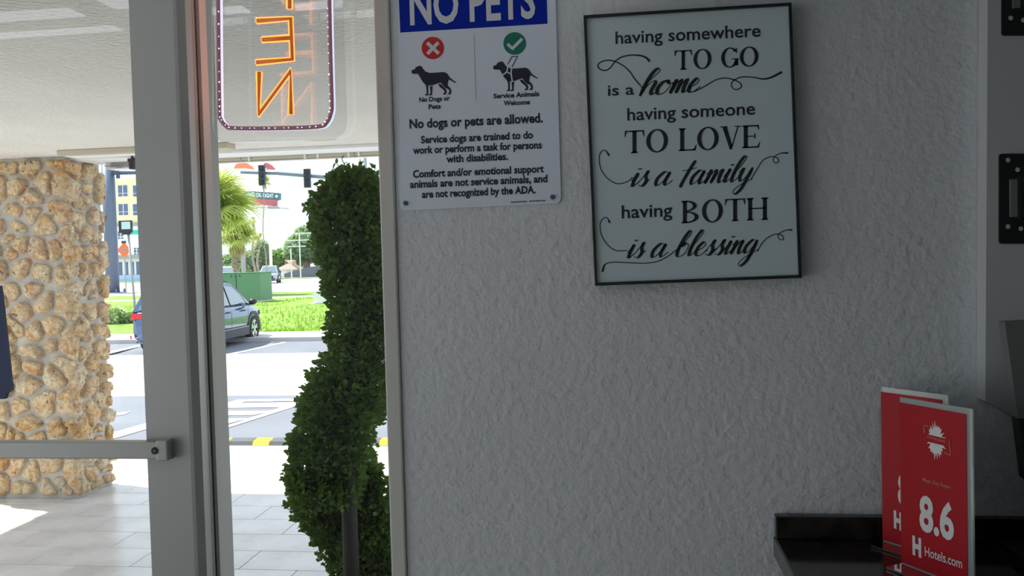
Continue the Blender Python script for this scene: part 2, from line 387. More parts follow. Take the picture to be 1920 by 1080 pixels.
# ================================================================== SETTING: lobby
W = 1.45                 # face of the poster wall
XE = -.392               # left end of that wall
XM = U(385, 500, 'y', W).x               # right side of the door post
YG = 1.474               # glass plane
struct(MB().box((XE+.002, W, 0), (2.4, W+.14, 2.45)).build('wall_back', M['plaster']))
struct(MB().box((2.4, -3.2, 0), (2.52, W+.14, 2.45)).build('wall_right', M['plaster']))
m = MB()
for lo, hi in (((-3.52, -3.2, 0), (-3.4, -2.6, 2.45)), ((-3.52, 1.25, 0), (-3.4, W+.14, 2.45)), ((-3.52, -2.6, 0), (-3.4, 1.25, .12)), ((-3.52, -2.6, 2.25), (-3.4, 1.25, 2.45))): m.box(lo, hi)
struct(m.build('wall_left', M['plaster']))
fill_win = thing('fill_light_window', 'added wide glazing in the unseen left lobby wall for fill light', 'window', (-3.46, -.6, .12)); del fill_win['category']; struct(fill_win)  # unseen glazing added to brighten the poster wall
MB().add([(-3.46, -2.6, .12), (-3.46, 1.25, .12), (-3.46, 1.25, 2.25), (-3.46, -2.6, 2.25)], [(0, 1, 2, 3)]).build('glass_pane', M['glass'], fill_win)
for y in (-1.32, -.04): MB().box((-3.49, y-.025, .12), (-3.43, y+.025, 2.25)).build('glazing_bar', M['alu'], fill_win)
struct(MB().box((.80, .1, 0), (.88, W-.002, 2.449)).build('light_block_partition', M['blackp']))  # unseen partition added to block light on the right of the wall
struct(MB().box((-3.52, -3.32, 0), (2.52, -3.2, 2.45)).build('wall_front', M['plaster']))
struct(MB().box((-3.52, -3.32, -.1), (2.52, W+.14, 0)).build('floor', M['floor_in']))
struct(MB().box((-3.52, -3.32, 2.45), (2.52, W+.14, 2.55)).build('ceiling', M['ceil']))
struct(MB().box((-3.52, -3.32, 2.56), (2.52, W+.14, 3.2)).build('roof', M['ceil']))
# end cap trim of the wall
struct(MB().box((XE-.026, W-.006, 0), (XE+.001, W+.14, 2.45)).build('trim_1', M['alu_trim'], bevel=.003))
# sidelight window: mullion post, sill, head, glass
win = thing('window_1', 'narrow sidelight window between door post and poster wall', 'window', (-.6, YG, 0)); del win['category']; struct(win)
MB().box((XM-.006, W-.004, .01), (XM, YG+.03, 2.45)).build('glazing_gasket', M['gasket'], win)
MB().box((XM, W+.0, .06), (XM+.0065, YG+.03, 2.45)).build('glazing_stop', M['stop'], win)
MB().box((U(364, 500, 'y', W-.039).x+.0005, W-.012, .01), (XM-.0061, YG+.035, 2.45)).build('mullion_post', M['alu'], win)
MB().box((XM, W, 0), (XE-.026, YG+.05, .08)).build('window_sill', M['alu'], win)
MB().box((XM, W, 2.36), (XE-.026, YG+.05, 2.45)).build('window_head', M['alu'], win)
MB().add([(XM+.009, YG, .08), (XE-.026, YG, .08), (XE-.026, YG, 2.36), (XM+.009, YG, 2.36)], [(0, 1, 2, 3)]).build('glass_pane', M['glass'], win)
# door with stile, rails, glass, push bar
DF = W-.045
xs0 = U(261.5, 500, 'y', DF).x; xs1 = U(343, 500, 'y', DF).x; xs2 = U(364, 500, 'y', DF+.006).x
door = thing('door_1', 'grey aluminium glass entrance door with a flat push bar', 'door', (-1.3, W, 0)); del door['category']; struct(door)
DF = W-.045
MB().slab([(xs0, DF, .01), (xs1, DF, .01), (xs1+.006, DF+.001, .01), (xs2, DF+.009, .01), (xs2, YG+.04, .01), (xs0, YG+.04, .01)], (0, 0, 2.44)).build('door_stile', M['alu'], door)
xl = -1.78
MB().box((xl-.08, DF+.005, .01), (xl, YG+.04, 2.45)).build('door_stile', M['alu'], door, bevel=.004)
MB().box((xl, DF+.005, .01), (xs0, YG+.03, .2)).build('bottom_rail', M['alu'], door)
MB().box((xl, DF+.005, 2.3), (xs0, YG+.03, 2.45)).build('top_rail', M['alu'], door)
MB().add([(xl, YG, .2), (xs0, YG, .2), (xs0, YG, 2.3), (xl, YG, 2.3)], [(0, 1, 2, 3)]).build('glass_pane', M['glass'], door)
BF = DF-.022             # bar face
b0, b1 = U(0, 829, 'y', BF).z, U(0, 860, 'y', BF).z
bx = U(311, 845, 'y', BF).x
bar = MB().box((xl-.06, BF, b1), (bx-.005, DF+.001, b0)).build('push_bar', M['alu'], door, bevel=.002)
MB().box((bx-.018, BF-.001, b1-.003), (bx+.0025, DF+.001, b0+.003)).build('bar_bracket', M['alu'], bar, bevel=.002)
c = U(291, 845, 'y', BF)
MB().tube([(c.x, BF+.002, c.z), (c.x, BF-.0025, c.z)], .0062, 16).build('bar_screw', M['blackmetal'], bar)
MB().tube([(c.x, BF-.0024, c.z), (c.x, BF-.0030, c.z)], .0028, 6).build('screw_socket', M['screw'], bar)
# left glazing beyond the door
win2 = thing('window_2', 'storefront glazing left of the entrance door', 'window', (-2.6, YG, 0)); del win2['category']; struct(win2)
MB().add([(-3.4, YG, .1), (xl-.08, YG, .1), (xl-.08, YG, 2.4), (-3.4, YG, 2.4)], [(0, 1, 2, 3)]).build('glass_pane', M['glass'], win2)
MB().box((-3.4, W, 0), (xl-.08, YG+.03, .1)).build('window_sill', M['alu'], win2)
MB().box((-3.4, W, 2.35), (xl-.08, YG+.03, 2.45)).build('window_head', M['alu'], win2)
# ceiling troffers of the lobby (their reflections show in the glass)
def mirror(px, py, zc=2.43):     # point on the lobby ceiling seen reflected in the glass
    p = U(px, py, 'z', zc); return Vector((p.x, 2*YG-p.y, zc))
TF = []
for a, b, k in (((-150, 40), (150, 10), 0), ((-160, 75), (222, 50), 1), ((205, -15), (420, 8), 2)):
    pass
def troffer(x0, x1, y0, y1, lab):
    t = thing('ceiling_light', lab, 'ceiling light', ((x0+x1)/2, (y0+y1)/2, 2.45), 'lobby ceiling panels out of view')
    MB().box((x0, y0, 2.425), (x1, y1, 2.4495)).build('frame', M['ceil'], t)
    MB().box((x0+.02, y0+.02, 2.42), (x1-.02, y1-.02, 2.4265)).build('lens', M['troffer'], t)
def strip_light(cs, lab):     # four corners seen in the glass: near-left, near-right, far-right, far-left
    q = [mirror(*c) for c in cs]; xa = (q[0].x+q[3].x)/2; xb = (q[1].x+q[2].x)/2; ya = min((q[0].y+q[1].y)/2, (q[2].y+q[3].y)/2); yb = max((q[0].y+q[1].y)/2, (q[2].y+q[3].y)/2)
    troffer(xa, xb, ya, yb, lab)
strip_light(((-60, 22), (125, 6), (172, 25), (-20, 45)), 'flat lobby ceiling light seen reflected highest in the door glass')
strip_light(((-60, 66), (200, 36), (240, 50), (-20, 78)), 'flat lobby ceiling light seen reflected below the others in the door glass')
strip_light(((165, -8), (300, -18), (330, 8), (212, 17)), 'flat lobby ceiling light seen reflected beside the door post')
strip_light(((330, 36), (490, 22), (505, 38), (340, 53)), 'flat lobby ceiling light seen reflected left in the open sign window')
strip_light(((548, 21), (760, 8), (790, 24), (577, 37)), 'flat lobby ceiling light seen reflected right in the open sign window')
struct(MB().box((.06, .45, 2.01), (.799, W-.002, 2.449)).build('light_block_soffit', M['plaster']))  # unseen bulkhead added to darken the top right of the wall

# ================================================================== wall notices
PS = Plane((0, W-.0032, 0), (0, -1, 0))
sg = thing('pet_notice', 'white notice with blue NO PETS header screwed to the wall beside the window', 'sign', PS.at(900, 390))
def rounded(pl, corners, r, n=5):
    P = [pl.at(*c) for c in corners]; out = []
    for i in range(4):
        a, b, d = P[i-1], P[i], P[(i+1) % 4]; u = (a-b).normalized()*r; v = (d-b).normalized()*r
        for k in range(n+1):
            t = k/n*pi/2; out.append(b+u*(1-sin(t))+v*(1-cos(t)))
    return out
o = rounded(PS, [(746, -48), (1040, -66), (1052, 381), (751, 395)], .009)
MB().slab(o, (0, .0031, 0)).build('sign_plate', M['panelw'], sg)
MB().slab([PS.at(*q, .0003) for q in ((746.5, -28), (1024, -46), (1026.5, 44.5), (750.5, 61))], (0, .0002, 0)).build('blue_header', M['blue'], sg)
m = MB(); text(m, 'NO PETS', 769, 45.3, 1004, 31.6, 66, PS, .0009, .026); m.build('header_lettering', M['inkw'], sg)
for s_, a, b, c_, d, cap, bo in (('No Dogs or', 786, 191.3, 843.5, 188, 7.6, .03), ('Pets', 803.5, 204.6, 826.5, 203.2, 7.6, .03),
        ('Service Animals', 925.5, 184.5, 1011, 179.8, 7.8, .03), ('Welcome', 944.3, 197.7, 993.5, 195.2, 7.6, .03),
        ('No dogs or pets are allowed.', 767.9, 240.6, 1017.7, 229.0, 15, .022), ('Service dogs are trained to do', 789.3, 268.6, 999.2, 259.2, 12, .022),
        ('work or perform a task for persons', 774.3, 288.5, 1015.8, 278, 12, .022), ('with disabilities.', 836.9, 304.7, 952.6, 299.6, 12, .022),
        ('Comfort and/or emotional support', 774.3, 333, 1019.7, 322.7, 12, .022), ('animals are not service animals, and', 768.9, 352.3, 1026.5, 341.3, 12, .022),
        ('are not recognized by the ADA.', 791.2, 371, 1004.1, 361.8, 12, .022)):
    m = MB(); text(m, s_, a, b, c_, d, cap*1.1, PS, .0006, bo*1.45 if cap > 8 else bo*1.1); m.build('lettering_line', M['ink2'], sg)
m = MB()
for i in range(17):
    if i == 8: continue
    x = 958.5+i*3.8; y = 380.2-i*.19; m.add([PS.at(x, y, .0006), PS.at(x+2.7, y-.1, .0006), PS.at(x+2.7, y-2.3, .0006), PS.at(x, y-2.2, .0006)], [(0, 1, 2, 3)])
stuff(m.build('tiny_print', M['ink2'], sg))
def disc(mb, pl, cx, cy_, r, lift, n=28): mb.add([pl.at(cx+r*cos(2*pi*k/n), cy_-r*sin(2*pi*k/n), lift) for k in range(n)], [tuple(range(n))])
m = MB(); disc(m, PS, 811.5, 90, 21, .0005); m.build('red_disc', M['red'], sg)
m = MB(); disc(m, PS, 965, 81.5, 21.3, .0005); m.build('green_disc', M['green'], sg)
m = MB(); ribbon(m, [(801, 80), (822.5, 100.5)], lambda t, d: 6.5, PS, .0009, 2); ribbon(m, [(822, 79.5), (801.5, 101)], lambda t, d: 6.5, PS, .0011, 2); m.build('white_cross', M['inkw'], sg); m = MB()
ribbon(m, [(951.5, 82.5), (961, 91)], lambda t, d: 5.6, PS, .0009, 2); ribbon(m, [(959.5, 92.5), (979, 72.5)], lambda t, d: 5.6, PS, .0011, 2)
m.build('white_tick', M['inkw'], sg)
m = MB(); ribbon(m, [(888.5, 63), (892, 188)], lambda t, d: 1.3, PS, .0005, 2); m.build('divider_line', M['div'], sg)
DOG = [(140, 270), (165, 250), (208, 240), (238, 188), (330, 155), (368, 180), (410, 240), (450, 285), (540, 320), (700, 312), (860, 298), (920, 318), (965, 365), (1000, 430), (1080, 490), (1155, 538), (1120, 545), (1040, 500), (980, 465),
       (955, 530), (950, 605), (1010, 660), (1035, 725), (1028, 800), (955, 802), (960, 782), (995, 752), (975, 690), (900, 655), (845, 605), (808, 548), (770, 545), (720, 560), (620, 595), (540, 605), (514, 602), (515, 740), (520, 825), (440, 828), (445, 808), (480, 782), (470, 640), (452, 590), (380, 510), (330, 420), (285, 342), (170, 342), (140, 318)]
DL1 = [(735, 568), (800, 572), (850, 625), (905, 670), (930, 730), (915, 802), (842, 806), (850, 786), (885, 752), (868, 710), (770, 632)]
DL2 = [(552, 622), (612, 612), (602, 760), (600, 822), (527, 828), (533, 806), (568, 778)]
for dx, dy in ((0, 0), (153, -8)):
    m = MB()
    for poly in (DOG, DL1, DL2):
        m.add([PS.at(760+x/12+dx, 110+y/12+dy, .0006) for x, y in poly], [tuple(range(len(poly)))])
    m.build('dog_silhouette', M['ink2'], sg)
m = MB(); hz = lambda x, y: (915+x/7.714, 60+y/7.714)
for pts in ([(285, 465), (345, 355), (428, 352), (345, 505)],): 
    for a, b in zip(pts, pts[1:]): ribbon(m, [hz(*a), hz(*b)], lambda t, d: 1.5, PS, .0008, 2)
m.build('harness_handle', M['ink2'], sg)
m = MB()
for pts in ([(285, 500), (268, 575), (215, 620)], [(268, 575), (325, 605)], [(345, 510), (335, 600), (352, 715)]):
    ribbon(m, [hz(*a) for a in pts], lambda t, d: 2.3, PS, .0009, 4)
m.build('harness_straps', M['panelw'], sg)
for q in ((760.5, 381), (1036, 369.5)):
    c = PS.at(*q); MB().tube([c+Vector((0, .001, 0)), c-Vector((0, .003, 0))], .0042, 12).build('screw', M['screw'], sg, bevel=.001)

PF = Plane((0, W-.024, 0), (0, -1, 0)); PP = Plane((0, W-.019, 0), (0, -1, 0))
po = thing('framed_quote', 'black framed quote print about home and family hung on the wall', 'picture', PF.at(1310, 525))
oc = [PF.at(*q) for q in ((1094, 28.5), (1484, 4.5), (1503.5, 521), (1115.5, 536))]
ic = [PF.at(*q) for q in ((1099.5, 33), (1479, 10), (1498, 515.5), (1120, 530))]
m = MB(); D = Vector((0, .0235, 0))
for i in range(4):
    j = (i+1) % 4; m.add([oc[i], oc[j], ic[j], ic[i], oc[i]+D, oc[j]+D, ic[j]+D, ic[i]+D], [(0, 1, 2, 3), (4, 7, 6, 5), (0, 4, 5, 1), (3, 2, 6, 7), (1, 5, 6, 2), (0, 3, 7, 4)])
m.build('picture_frame', M['frame'], po)
MB().slab([p_+Vector((0, .005, 0)) for p_ in ic], (0, .012, 0)).build('print_sheet', M['print'], po)
for s_, a, b, c_, d, cap in (('having somewhere', 1154.2, 82.2, 1426, 68.2, 23), ('is a', 1139.8, 179.4, 1189, 177, 20), ('having someone', 1176.3, 226, 1416, 214.4, 23), ('having', 1165.8, 409.5, 1260.7, 405.2, 24)):
    m = MB(); text(m, s_, a, b, c_, d, cap, PP, .0006, .012); m.build('lettering_line', M['ink'], po)
def bl(x, xa, ya, xb, yb): return ya+(yb-ya)*(x-xa)/(xb-xa)
for row, cap, (xa, ya, xb, yb) in (([('T', 1265, 1297), ('O', 1300, 1334), ('G', 1352, 1385), ('O', 1387, 1422)], 36.5, (1265, 131.5, 1421, 123.5)),
        ([('T', 1171.5, 1207.5), ('O', 1211.5, 1252.5), ('L', 1271, 1306.5), ('O', 1307, 1347.5), ('V', 1350, 1389), ('E', 1391, 1425.5)], 42.5, (1171, 288, 1425, 276.5)),
        ([('B', 1277, 1311), ('O', 1316, 1355.5), ('T', 1359.5, 1397), ('H', 1398.5, 1442)], 42, (1278, 418.8, 1441, 412))):
    m = MB()
    for ch, x0, x1 in row: serif(m, ch, x0, x1, bl(x0, xa, ya, xb, yb), bl(x1, xa, ya, xb, yb), cap, PP)
    m.build('serif_lettering_line', M['ink'], po)
for ws in ((('home', 1199, 178.5, 1303, 172, 25, 7.5),), (('is', 1181, 350, 1209, 348.5, 25, 6.5), ('a', 1225, 348, 1251, 347, 25, 6.5), ('family', 1277, 346.5, 1402, 339.5, 25, 6.5)), (('is', 1174, 484, 1201, 482.5, 25, 6.5), ('a', 1218, 482.5, 1243, 481.5, 25, 6.5), ('blessing', 1265, 481, 1414, 474.5, 25, 6.5))):
    m = MB()
    for q in ws: script(m, *q[:6], PP, thick=q[6])
    m.build('script_lettering_line', M['ink'], po)
A = lambda L_, ox, oy, s_: [(ox+x*s_, oy+y*s_) for x, y in L_]
endw = lambda a, b, k: (lambda t, d: a+(b-a)*max(0, (t-1+k)/k))
stw = lambda a, b, k: (lambda t, d: a+(b-a)*max(0, (k-t)/k))
m = MB(); ribbon(m, A([(900, 700), (780, 560), (700, 440), (580, 330), (430, 250), (280, 225), (150, 265), (108, 330), (150, 390), (240, 412), (330, 370), (430, 240), (560, 160), (750, 130), (920, 145), (1010, 190), (1058, 250)], 1110, 90, .1019), endw(2.3, 4.5, .2), PP); m.build('pen_flourish', M['ink'], po)
m = MB(); ribbon(m, A([(880, 690), (960, 650), (1040, 603), (1110, 585), (1180, 597), (1232, 625), (1238, 655), (1200, 672), (1168, 650), (1175, 610), (1240, 578), (1330, 580), (1400, 592), (1460, 582), (1545, 540)], 1080, 0, .25), endw(2, 4.5, .2), PP); m.build('pen_flourish', M['ink'], po)
m = MB(); ribbon(m, A([(240, 85), (215, 50), (185, 52), (167, 100), (180, 180), (230, 250), (300, 287), (370, 272), (410, 240)], 1080, 270, .2593), stw(1.7, 4, .12), PP); m.build('pen_flourish', M['ink'], po)
m = MB(); ribbon(m, A([(1265, 255), (1310, 180), (1350, 120), (1400, 93), (1450, 98), (1465, 125), (1440, 138), (1425, 110), (1450, 80), (1490, 66), (1535, 65)], 1080, 270, .2593), endw(1.7, 3.4, .12), PP); m.build('pen_flourish', M['ink'], po)
m = MB(); ribbon(m, A([(245, 570), (225, 535), (198, 537), (174, 580), (185, 660), (230, 730), (290, 770), (370, 770)], 1080, 270, .2593), stw(1.7, 4, .12), PP); m.build('pen_flourish', M['ink'], po)
m = MB(); ribbon(m, A([(1310, 780), (1350, 710), (1400, 668), (1450, 652), (1493, 665), (1498, 690), (1472, 690), (1460, 660), (1490, 634), (1530, 621), (1565, 622)], 1080, 270, .2593), endw(1.7, 3.4, .12), PP); m.build('pen_flourish', M['ink'], po)
m = MB(); ribbon(m, A([(190, 925), (210, 872), (270, 854), (380, 858), (500, 862), (600, 845), (680, 800), (725, 765)], 1080, 270, .2593), stw(1.8, 4.6, .2), PP); m.build('pen_flourish', M['ink'], po)


# ================================================================== counter, cards, board
ZC = 1.081
ct = thing('reception_counter', 'glossy black reception counter ledge with backsplash under the picture', 'counter', (.55, 1.0, 0))
MB().box((.236, .62, ZC-.035), (.799, W-.002, ZC)).build('countertop', M['counter'], ct, bevel=.003)
MB().box((.238, W-.022, ZC+.0005), (.799, W-.002, ZC+.038)).build('backsplash', M['counter'], ct, bevel=.002)
MB().box((.30, .75, 0), (.797, W-.005, ZC-.036)).build('counter_body', M['blackp'], ct)
def card(pts, lab, full):
    BL = U(*pts[0], 'z', ZC+.001); BR = U(*pts[1], 'z', ZC+.001); H = .247
    d = (BR-BL); n = Vector((d.y, -d.x, 0)).normalized()
    if n.dot(EYE-BL) < 0: n = -n
    pl = Plane(BL, n); Z = Vector((0, 0, 1))
    t = thing('card_stand', lab, 'sign', (BL+BR)/2, 'red rating cards on the counter')
    MB().slab([BL-n*.004, BR-n*.004, BR-n*.004+Z*(H+.004), BL-n*.004+Z*(H+.004)], n*.003).build('acrylic_holder', M['card_acrylic'], t)
    MB().slab([BL-n*.004, BR-n*.004, BR+n*.03, BL+n*.03], (0, 0, .003)).build('acrylic_foot', M['glass'], t)
    e = d.normalized()*.004
    MB().slab([BL+Z*.005-n*.0008, BR-e*2.2+Z*.005-n*.0008, BR-e*2.2+Z*(H-.004)-n*.0008, BL+Z*(H-.004)-n*.0008], n*.0008).build('red_card', M['cardred'], t)
    return t, pl
t, pl = card(((1690, 1060), (1825, 1113)), 'red rating card reading 8.6 in a clear holder, nearer of two on the counter', True)
def cardprint(t, pl, ox, oy, k, full=True):
    Q = lambda x, y: (ox+(x-1697)*k, oy+(y-757)*k)
    m = MB(); lf = .0007
    def tx(s_, a, b, c_, d, cap, bo=0): text(m, s_, *Q(a, b), *Q(c_, d), cap*k, pl, lf, bo)
    if full: tx('8.6', 1724, 990.5, 1789, 1013, 62, .035)
    else: tx('8', 1719, 991, 1750, 1001, 62, .035)
    m.build('score_print', M['cardw'], t); m = MB()
    tx('H', 1711, 1037, 1727.5, 1044, 31, .06)
    m.build('letter_logo', M['cardw'], t); m = MB()
    if full:
        tx('Hotels.com', 1734, 1041.5, 1804, 1066, 17, .012); m.build('name_print', M['cardw'], t); m = MB()
    # starburst emblem
    n = 22; cx, cy_ = 1755, 826; pts = []
    for i in range(2*n):
        a = pi*i/n; r = (1.0 if i % 2 == 0 else .72)*(1 + .12*((i*7) % 5-2)/2)
        pts.append(pl.at(*Q(cx+17*r*cos(a), cy_-34*r*sin(a)+5*r*cos(a)), lf))
    pts.append(pl.at(*Q(cx, cy_), lf))
    m.add(pts, [(i, (i+1) % (2*n), 2*n) for i in range(2*n)])
    m.build('starburst_emblem', M['cardw'], t)
    m = MB()
    P_ = [Q(*q) for q in ((1731, 812), (1779, 824), (1779, 838), (1731, 826))]; m.add([pl.at(*q, .001) for q in P_], [(0, 1, 2, 3)])
    m.build('emblem_band', M['cardred'], t)
    m = MB()
    for pts in ([(1733, 812), (1733, 798), (1741, 800)], [(1779, 824), (1782, 852), (1770, 848)]): m = MB(); ribbon(m, [Q(*q) for q in pts], lambda t_, d: 1.6*k, pl, .001, 3); m.build('emblem_ribbon', M['cardpink'], t)
    m = MB()
    if full: text(m, 'Magic Key Room', *Q(1730, 902), *Q(1782, 917), 7*k, pl, lf, .01)
    if full: m.build('caption_print', M['cardpink'], t); m = MB()
    text(m, 'loved by guests', *Q(1738, 820.5), *Q(1772, 830), 5*k, pl, .0013, .01)
    m.build('faded_print', M['cardpink'], t)
cardprint(t, pl, 1697, 757, 1)
t, pl = card(((1655, 1018), (1780, 1056)), 'red rating card in a clear holder half hidden behind the other card', False)
cardprint(t, pl, 1663, 727, .93, False)
# white board with steel plates at the right
YB = W-.035; PB = Plane((0, YB, 0), (0, -1, 0))
bd = thing('mounting_board', 'smooth white board on the wall at the right edge carrying black steel plates', 'board', PB.at(1900, 780))
MB().slab([PB.at(*q) for q in ((1852.5, -80), (2095, -80), (2095, 870), (1911, 787), (1880, 769), (1847.5, 752))], (0, .034, 0)).build('white_panel', M['board'], bd)  # slanted lower edge is cut to stand in for a shadow edge
def plate(y0, y1, x0, lab):
    t = thing('steel_plate', lab, 'bracket', PB.at(1930, y1), None)
    pl_ = Plane((0, YB-.004, 0), (0, -1, 0))
    o_ = rounded(pl_, [(x0, y0), (1985, y0), (1985, y1), (x0, y1)], .004, 3)
    MB().slab(o_, (0, .0039, 0)).build('plate', M['blackmetal'], t)
    for dx, dy in ((16, 12), (34, 30), (16, 136), (40, 140)):
        m = MB(); disc(m, pl_, x0+dx, y0+dy*(y1-y0)/168, 4.5, .0004, 14); m.build('slot_hole', M['board'], t)
    c0, c1 = pl_.at(x0+18, y0+49), pl_.at(x0+31, y1-50)
    MB().box((c0.x, YB-.010, c1.z), (c1.x, YB-.0041, c0.z)).build('raised_channel', M['greym'], t)
    c0, c1 = pl_.at(x0+31, y0+45), pl_.at(x0+60, y1-46)
    MB().box((c0.x+.0003, YB-.018, c1.z), (c1.x, YB-.0041, c0.z)).build('hinge_block', M['blackp'], t)
    for yy in (y0+51, y1-57):
        c = pl_.at(x0+39, yy); MB().ball((c.x, YB-.0215, c.z), .0032, 10, 6).build('chrome_pin', M['chrome'], t, smooth=True)
plate(288, 457, 1874, 'lower black steel hinge plate on the white board')
plate(-103, 66, 1879, 'upper black steel hinge plate cut off by the top of the frame')
PT = Plane((0, 1.30, 0), (0, -1, 0))
mo = thing('display_screen', 'grey tapering screen back on a black stand at the right edge above the counter', 'screen', U(1960, 1050, 'y', 1.30).xyz.copy())
MB().slab([PT.at(*q) for q in ((1884, 604), (2085, 592), (2070, 790), (1909, 784))], (0, .02, 0)).build('screen_back', M['greym'], mo)
pz = PT.at(1990, 860); MB().slab([PT.at(*q) for q in ((1911, 785), (2068, 791), (2055, 1015), (1926, 900))], (0, .025, 0)).build('screen_neck', M['blackp'], mo)
a = PT.at(1926, 900); MB().box((a.x+.02, 1.30, ZC+.013), (a.x+.10, 1.32, a.z+.02)).build('screen_post', M['blackp'], mo)
MB().box((a.x+.0, 1.22, ZC+.001), (a.x+.14, 1.40, ZC+.013)).build('screen_base', M['blackp'], mo)
# navy board hung on the door glass
PN = Plane((0, YG-.012, 0), (0, -1, 0))
nb = MB().slab([PN.at(*q) for q in ((-260, 528), (-1, 536), (4, 575), (11, 640), (19, 715), (20.5, 732), (12, 738), (8, 748), (-250, 760))], (0, .008, 0)).build('door_notice', M['navy'])
tag(nb, 'dark navy notice board fixed to the door glass at the left edge', 'sign')

# ================================================================== open sign
YN = YG-.064; PO = Plane((0, YN, 0), (0, -1, 0))
os_ = thing('open_sign', 'hanging clear sign with orange mirrored OPEN tubes and lit border', 'sign', PO.at(515, 262))
MB().slab(rounded(PO, [(394, -270), (634, -282), (650, 262), (399, 268)], .03), (0, .004, 0)).build('clear_backing', M['acrylic'], os_)
def bpath(lo=0):
    L = [(408.5, -250), (409, 0), (411, 200), (413, 222), (423, 236), (440, 240.5), (520, 240.5), (596, 237.5), (613, 229), (621, 210), (622, 190), (619.5, 100), (617.5, 0), (613, -262)]
    return [PO.at(*q, .004) for q in L]
q = [Vector(p) for p in bpath()]
mbt = MB().tube(cr(q, 4), .0036, 8).build('border_tube', M['bord'], os_, smooth=True)
m = MB(); cc = cr(q, 10); acc = 0; R_ = random.Random(4)
for a, b in zip(cc, cc[1:]):
    acc += (b-a).length
    if acc > .0085:
        acc = R_.uniform(-.003, .003); cxm = PO.at(515, 100)
        m.ball(b+Vector((.0024 if b.x < cxm.x else -.0024, -.0034, 0)), R_.uniform(.0007, .0013), 5, 4)
stuff(m.build('border_led', M['bead'], os_))
mbt = MB().tube([p+Vector((0, .0105, 0)) for p in cr(q, 4)], .003, 6).build('border_glow_tube', M['bordg'], os_, smooth=True)
LET = {'E': [[(482, 39), (545, 35), (548, 111), (481, 117)], [(492, 74.5), (545, 71)]],
       'N': [[(486, 135), (485, 214), (545, 133), (545.5, 214)]],
       'P': [[(543, 16), (543, -62), (500, -60), (485, -46), (486, -30), (500, -20), (543, -22)]],
       'O': [[(500, -155), (528, -155), (542, -135), (542, -105), (528, -85), (500, -85), (486, -105), (486, -135), (500, -155)]]}
for ch, st in LET.items():
    m = MB(); g = MB()
    for s_ in st:
        m.tube([PO.at(*p, .006) for p in s_], .0036, 8); g.tube([PO.at(*p, -.0085) for p in s_], .0062, 8)
    h = m.build('letter_tube', M['neonback'], os_, smooth=True); g.build('tube_glow_side', M['neonfront'], h, smooth=True)
    m = MB()
    for s_ in st: m.tube([PO.at(*p, -.0135) for p in s_], .0034, 6)
    m.build('street_side_tube', M['neonhot'], h, smooth=True)
for x in (430, 600):
    a = PO.at(x, -265, .004); MB().tube([a, (a.x, a.y, 2.36)], .0012, 5).build('hanging_wire', M['galv'], os_)

# ================================================================== SETTING: ground
def strip(name, y0, y1, x0, x1, m, lift=0.0, nx=1):
    ys = sorted({y0, y1} | {p[0] for p in PRO if y0 < p[0] < y1} | {y0+(y1-y0)*k/6 for k in range(7)}); mb = MB()
    for i, y in enumerate(ys):
        mb.v += [Vector((x0, y, gz(y)+lift)), Vector((x1, y, gz(y)+lift))]
        if i: b = 2*i; mb.f.append((b-2, b-1, b+1, b))
    return struct(mb.build(name, m))
Yp = lambda py, px=550: G(px, py).y
yt = 6.43
struct(MB().box((-5.6, W+.14, -.06), (2.4, yt, -.012)).build('porch_floor', M['grout']))
pf = bpy.data.objects['porch_floor']
tmesh = None
for k in range(-9, 9):
    ya = 4.115+.276*k; yb = ya+.276
    if yb < 1.6: continue
    ya = max(ya, 1.60); yb = min(yb, yt)
    off = -2.0 if k % 2 == 0 else -2.29
    for j in range(-6, 5):
        xa = off+.605*j
        if xa < -5.6 or xa > 1.6 or yb-ya < .03: continue
        if tmesh is None or yb-ya < .275:
            o = MB().box((xa+.002, ya+.002, -.0118), (xa+.603, yb-.002, 0)).build('tile', M['tile'], pf, bevel=.0015, bseg=1)
            o.location = (0, 0, 0)
            if yb-ya > .275: tmesh = (o, xa, ya)
        else: inst(tmesh[0], 'tile', pf, Matrix.Translation((xa-tmesh[1], ya-tmesh[2], random.uniform(-.0006, .0004)))).modifiers.new('b', 'BEVEL').width = .0015
y1_ = 7.0; y2_ = Yp(741); y3_ = Yp(662); y4_ = Yp(640); y5_ = Yp(628.5); y6_ = Yp(562); y7_ = Yp(558); y8_ = Yp(548.5); y9_ = Yp(522.5)
struct(MB().box((-30, -12, -.3), (-5.61, yt-.01, -.012)).build('bounce_pavement', M['concrete']))  # unseen paving added to bounce sunlight into the lobby
struct(MB().box((-5.6, -12, -.3), (-3.53, W+.139, -.012)).build('side_porch', M['concrete']))
strip('pale_apron', yt, y1_, -14, 12, M['concrete'])
strip('shade_toned_asphalt', y1_, y2_, -30, 14, M['asphalt'])  # blue-grey colour stands in for shade on this band
strip('sun_toned_driveway', y2_, y3_, -40, 18, M['concrete'])  # paler colour stands in for sunlight on this band
strip('parking_lot', y3_, y4_, -50, 20, M['asphalt'])  # same shade-toned asphalt, meets the pale band where tree shadow ends
struct(MB().box((-60, y4_, -.6), (20, y4_+.18, gz(y4_)+.12)).build('kerb', M['concrete'], bevel=.02))
strip('side_walk', y4_+.18, y5_, -60, 20, M['concrete'], .11)
strip('front_lawn', y5_, y6_, -90, 20, M['grass'], .10)
strip('foot_path', y6_, y7_, -90, 30, M['concrete'], .06)
strip('verge_lawn', y7_, y8_, -120, 30, M['grass'], .03)
strip('main_road', y8_, y9_, -220, 60, M['road'])
strip('far_verge', y9_, y9_+6, -260, 60, M['grass'], .05)
struct(MB().box((-400, y9_+6, -.3), (200, 500, -.02)).build('far_ground', M['concrete']))
struct(MB().box((-400, -60, -1.2), (200, y9_+6, -.9)).build('deep_ground', M['concrete']))
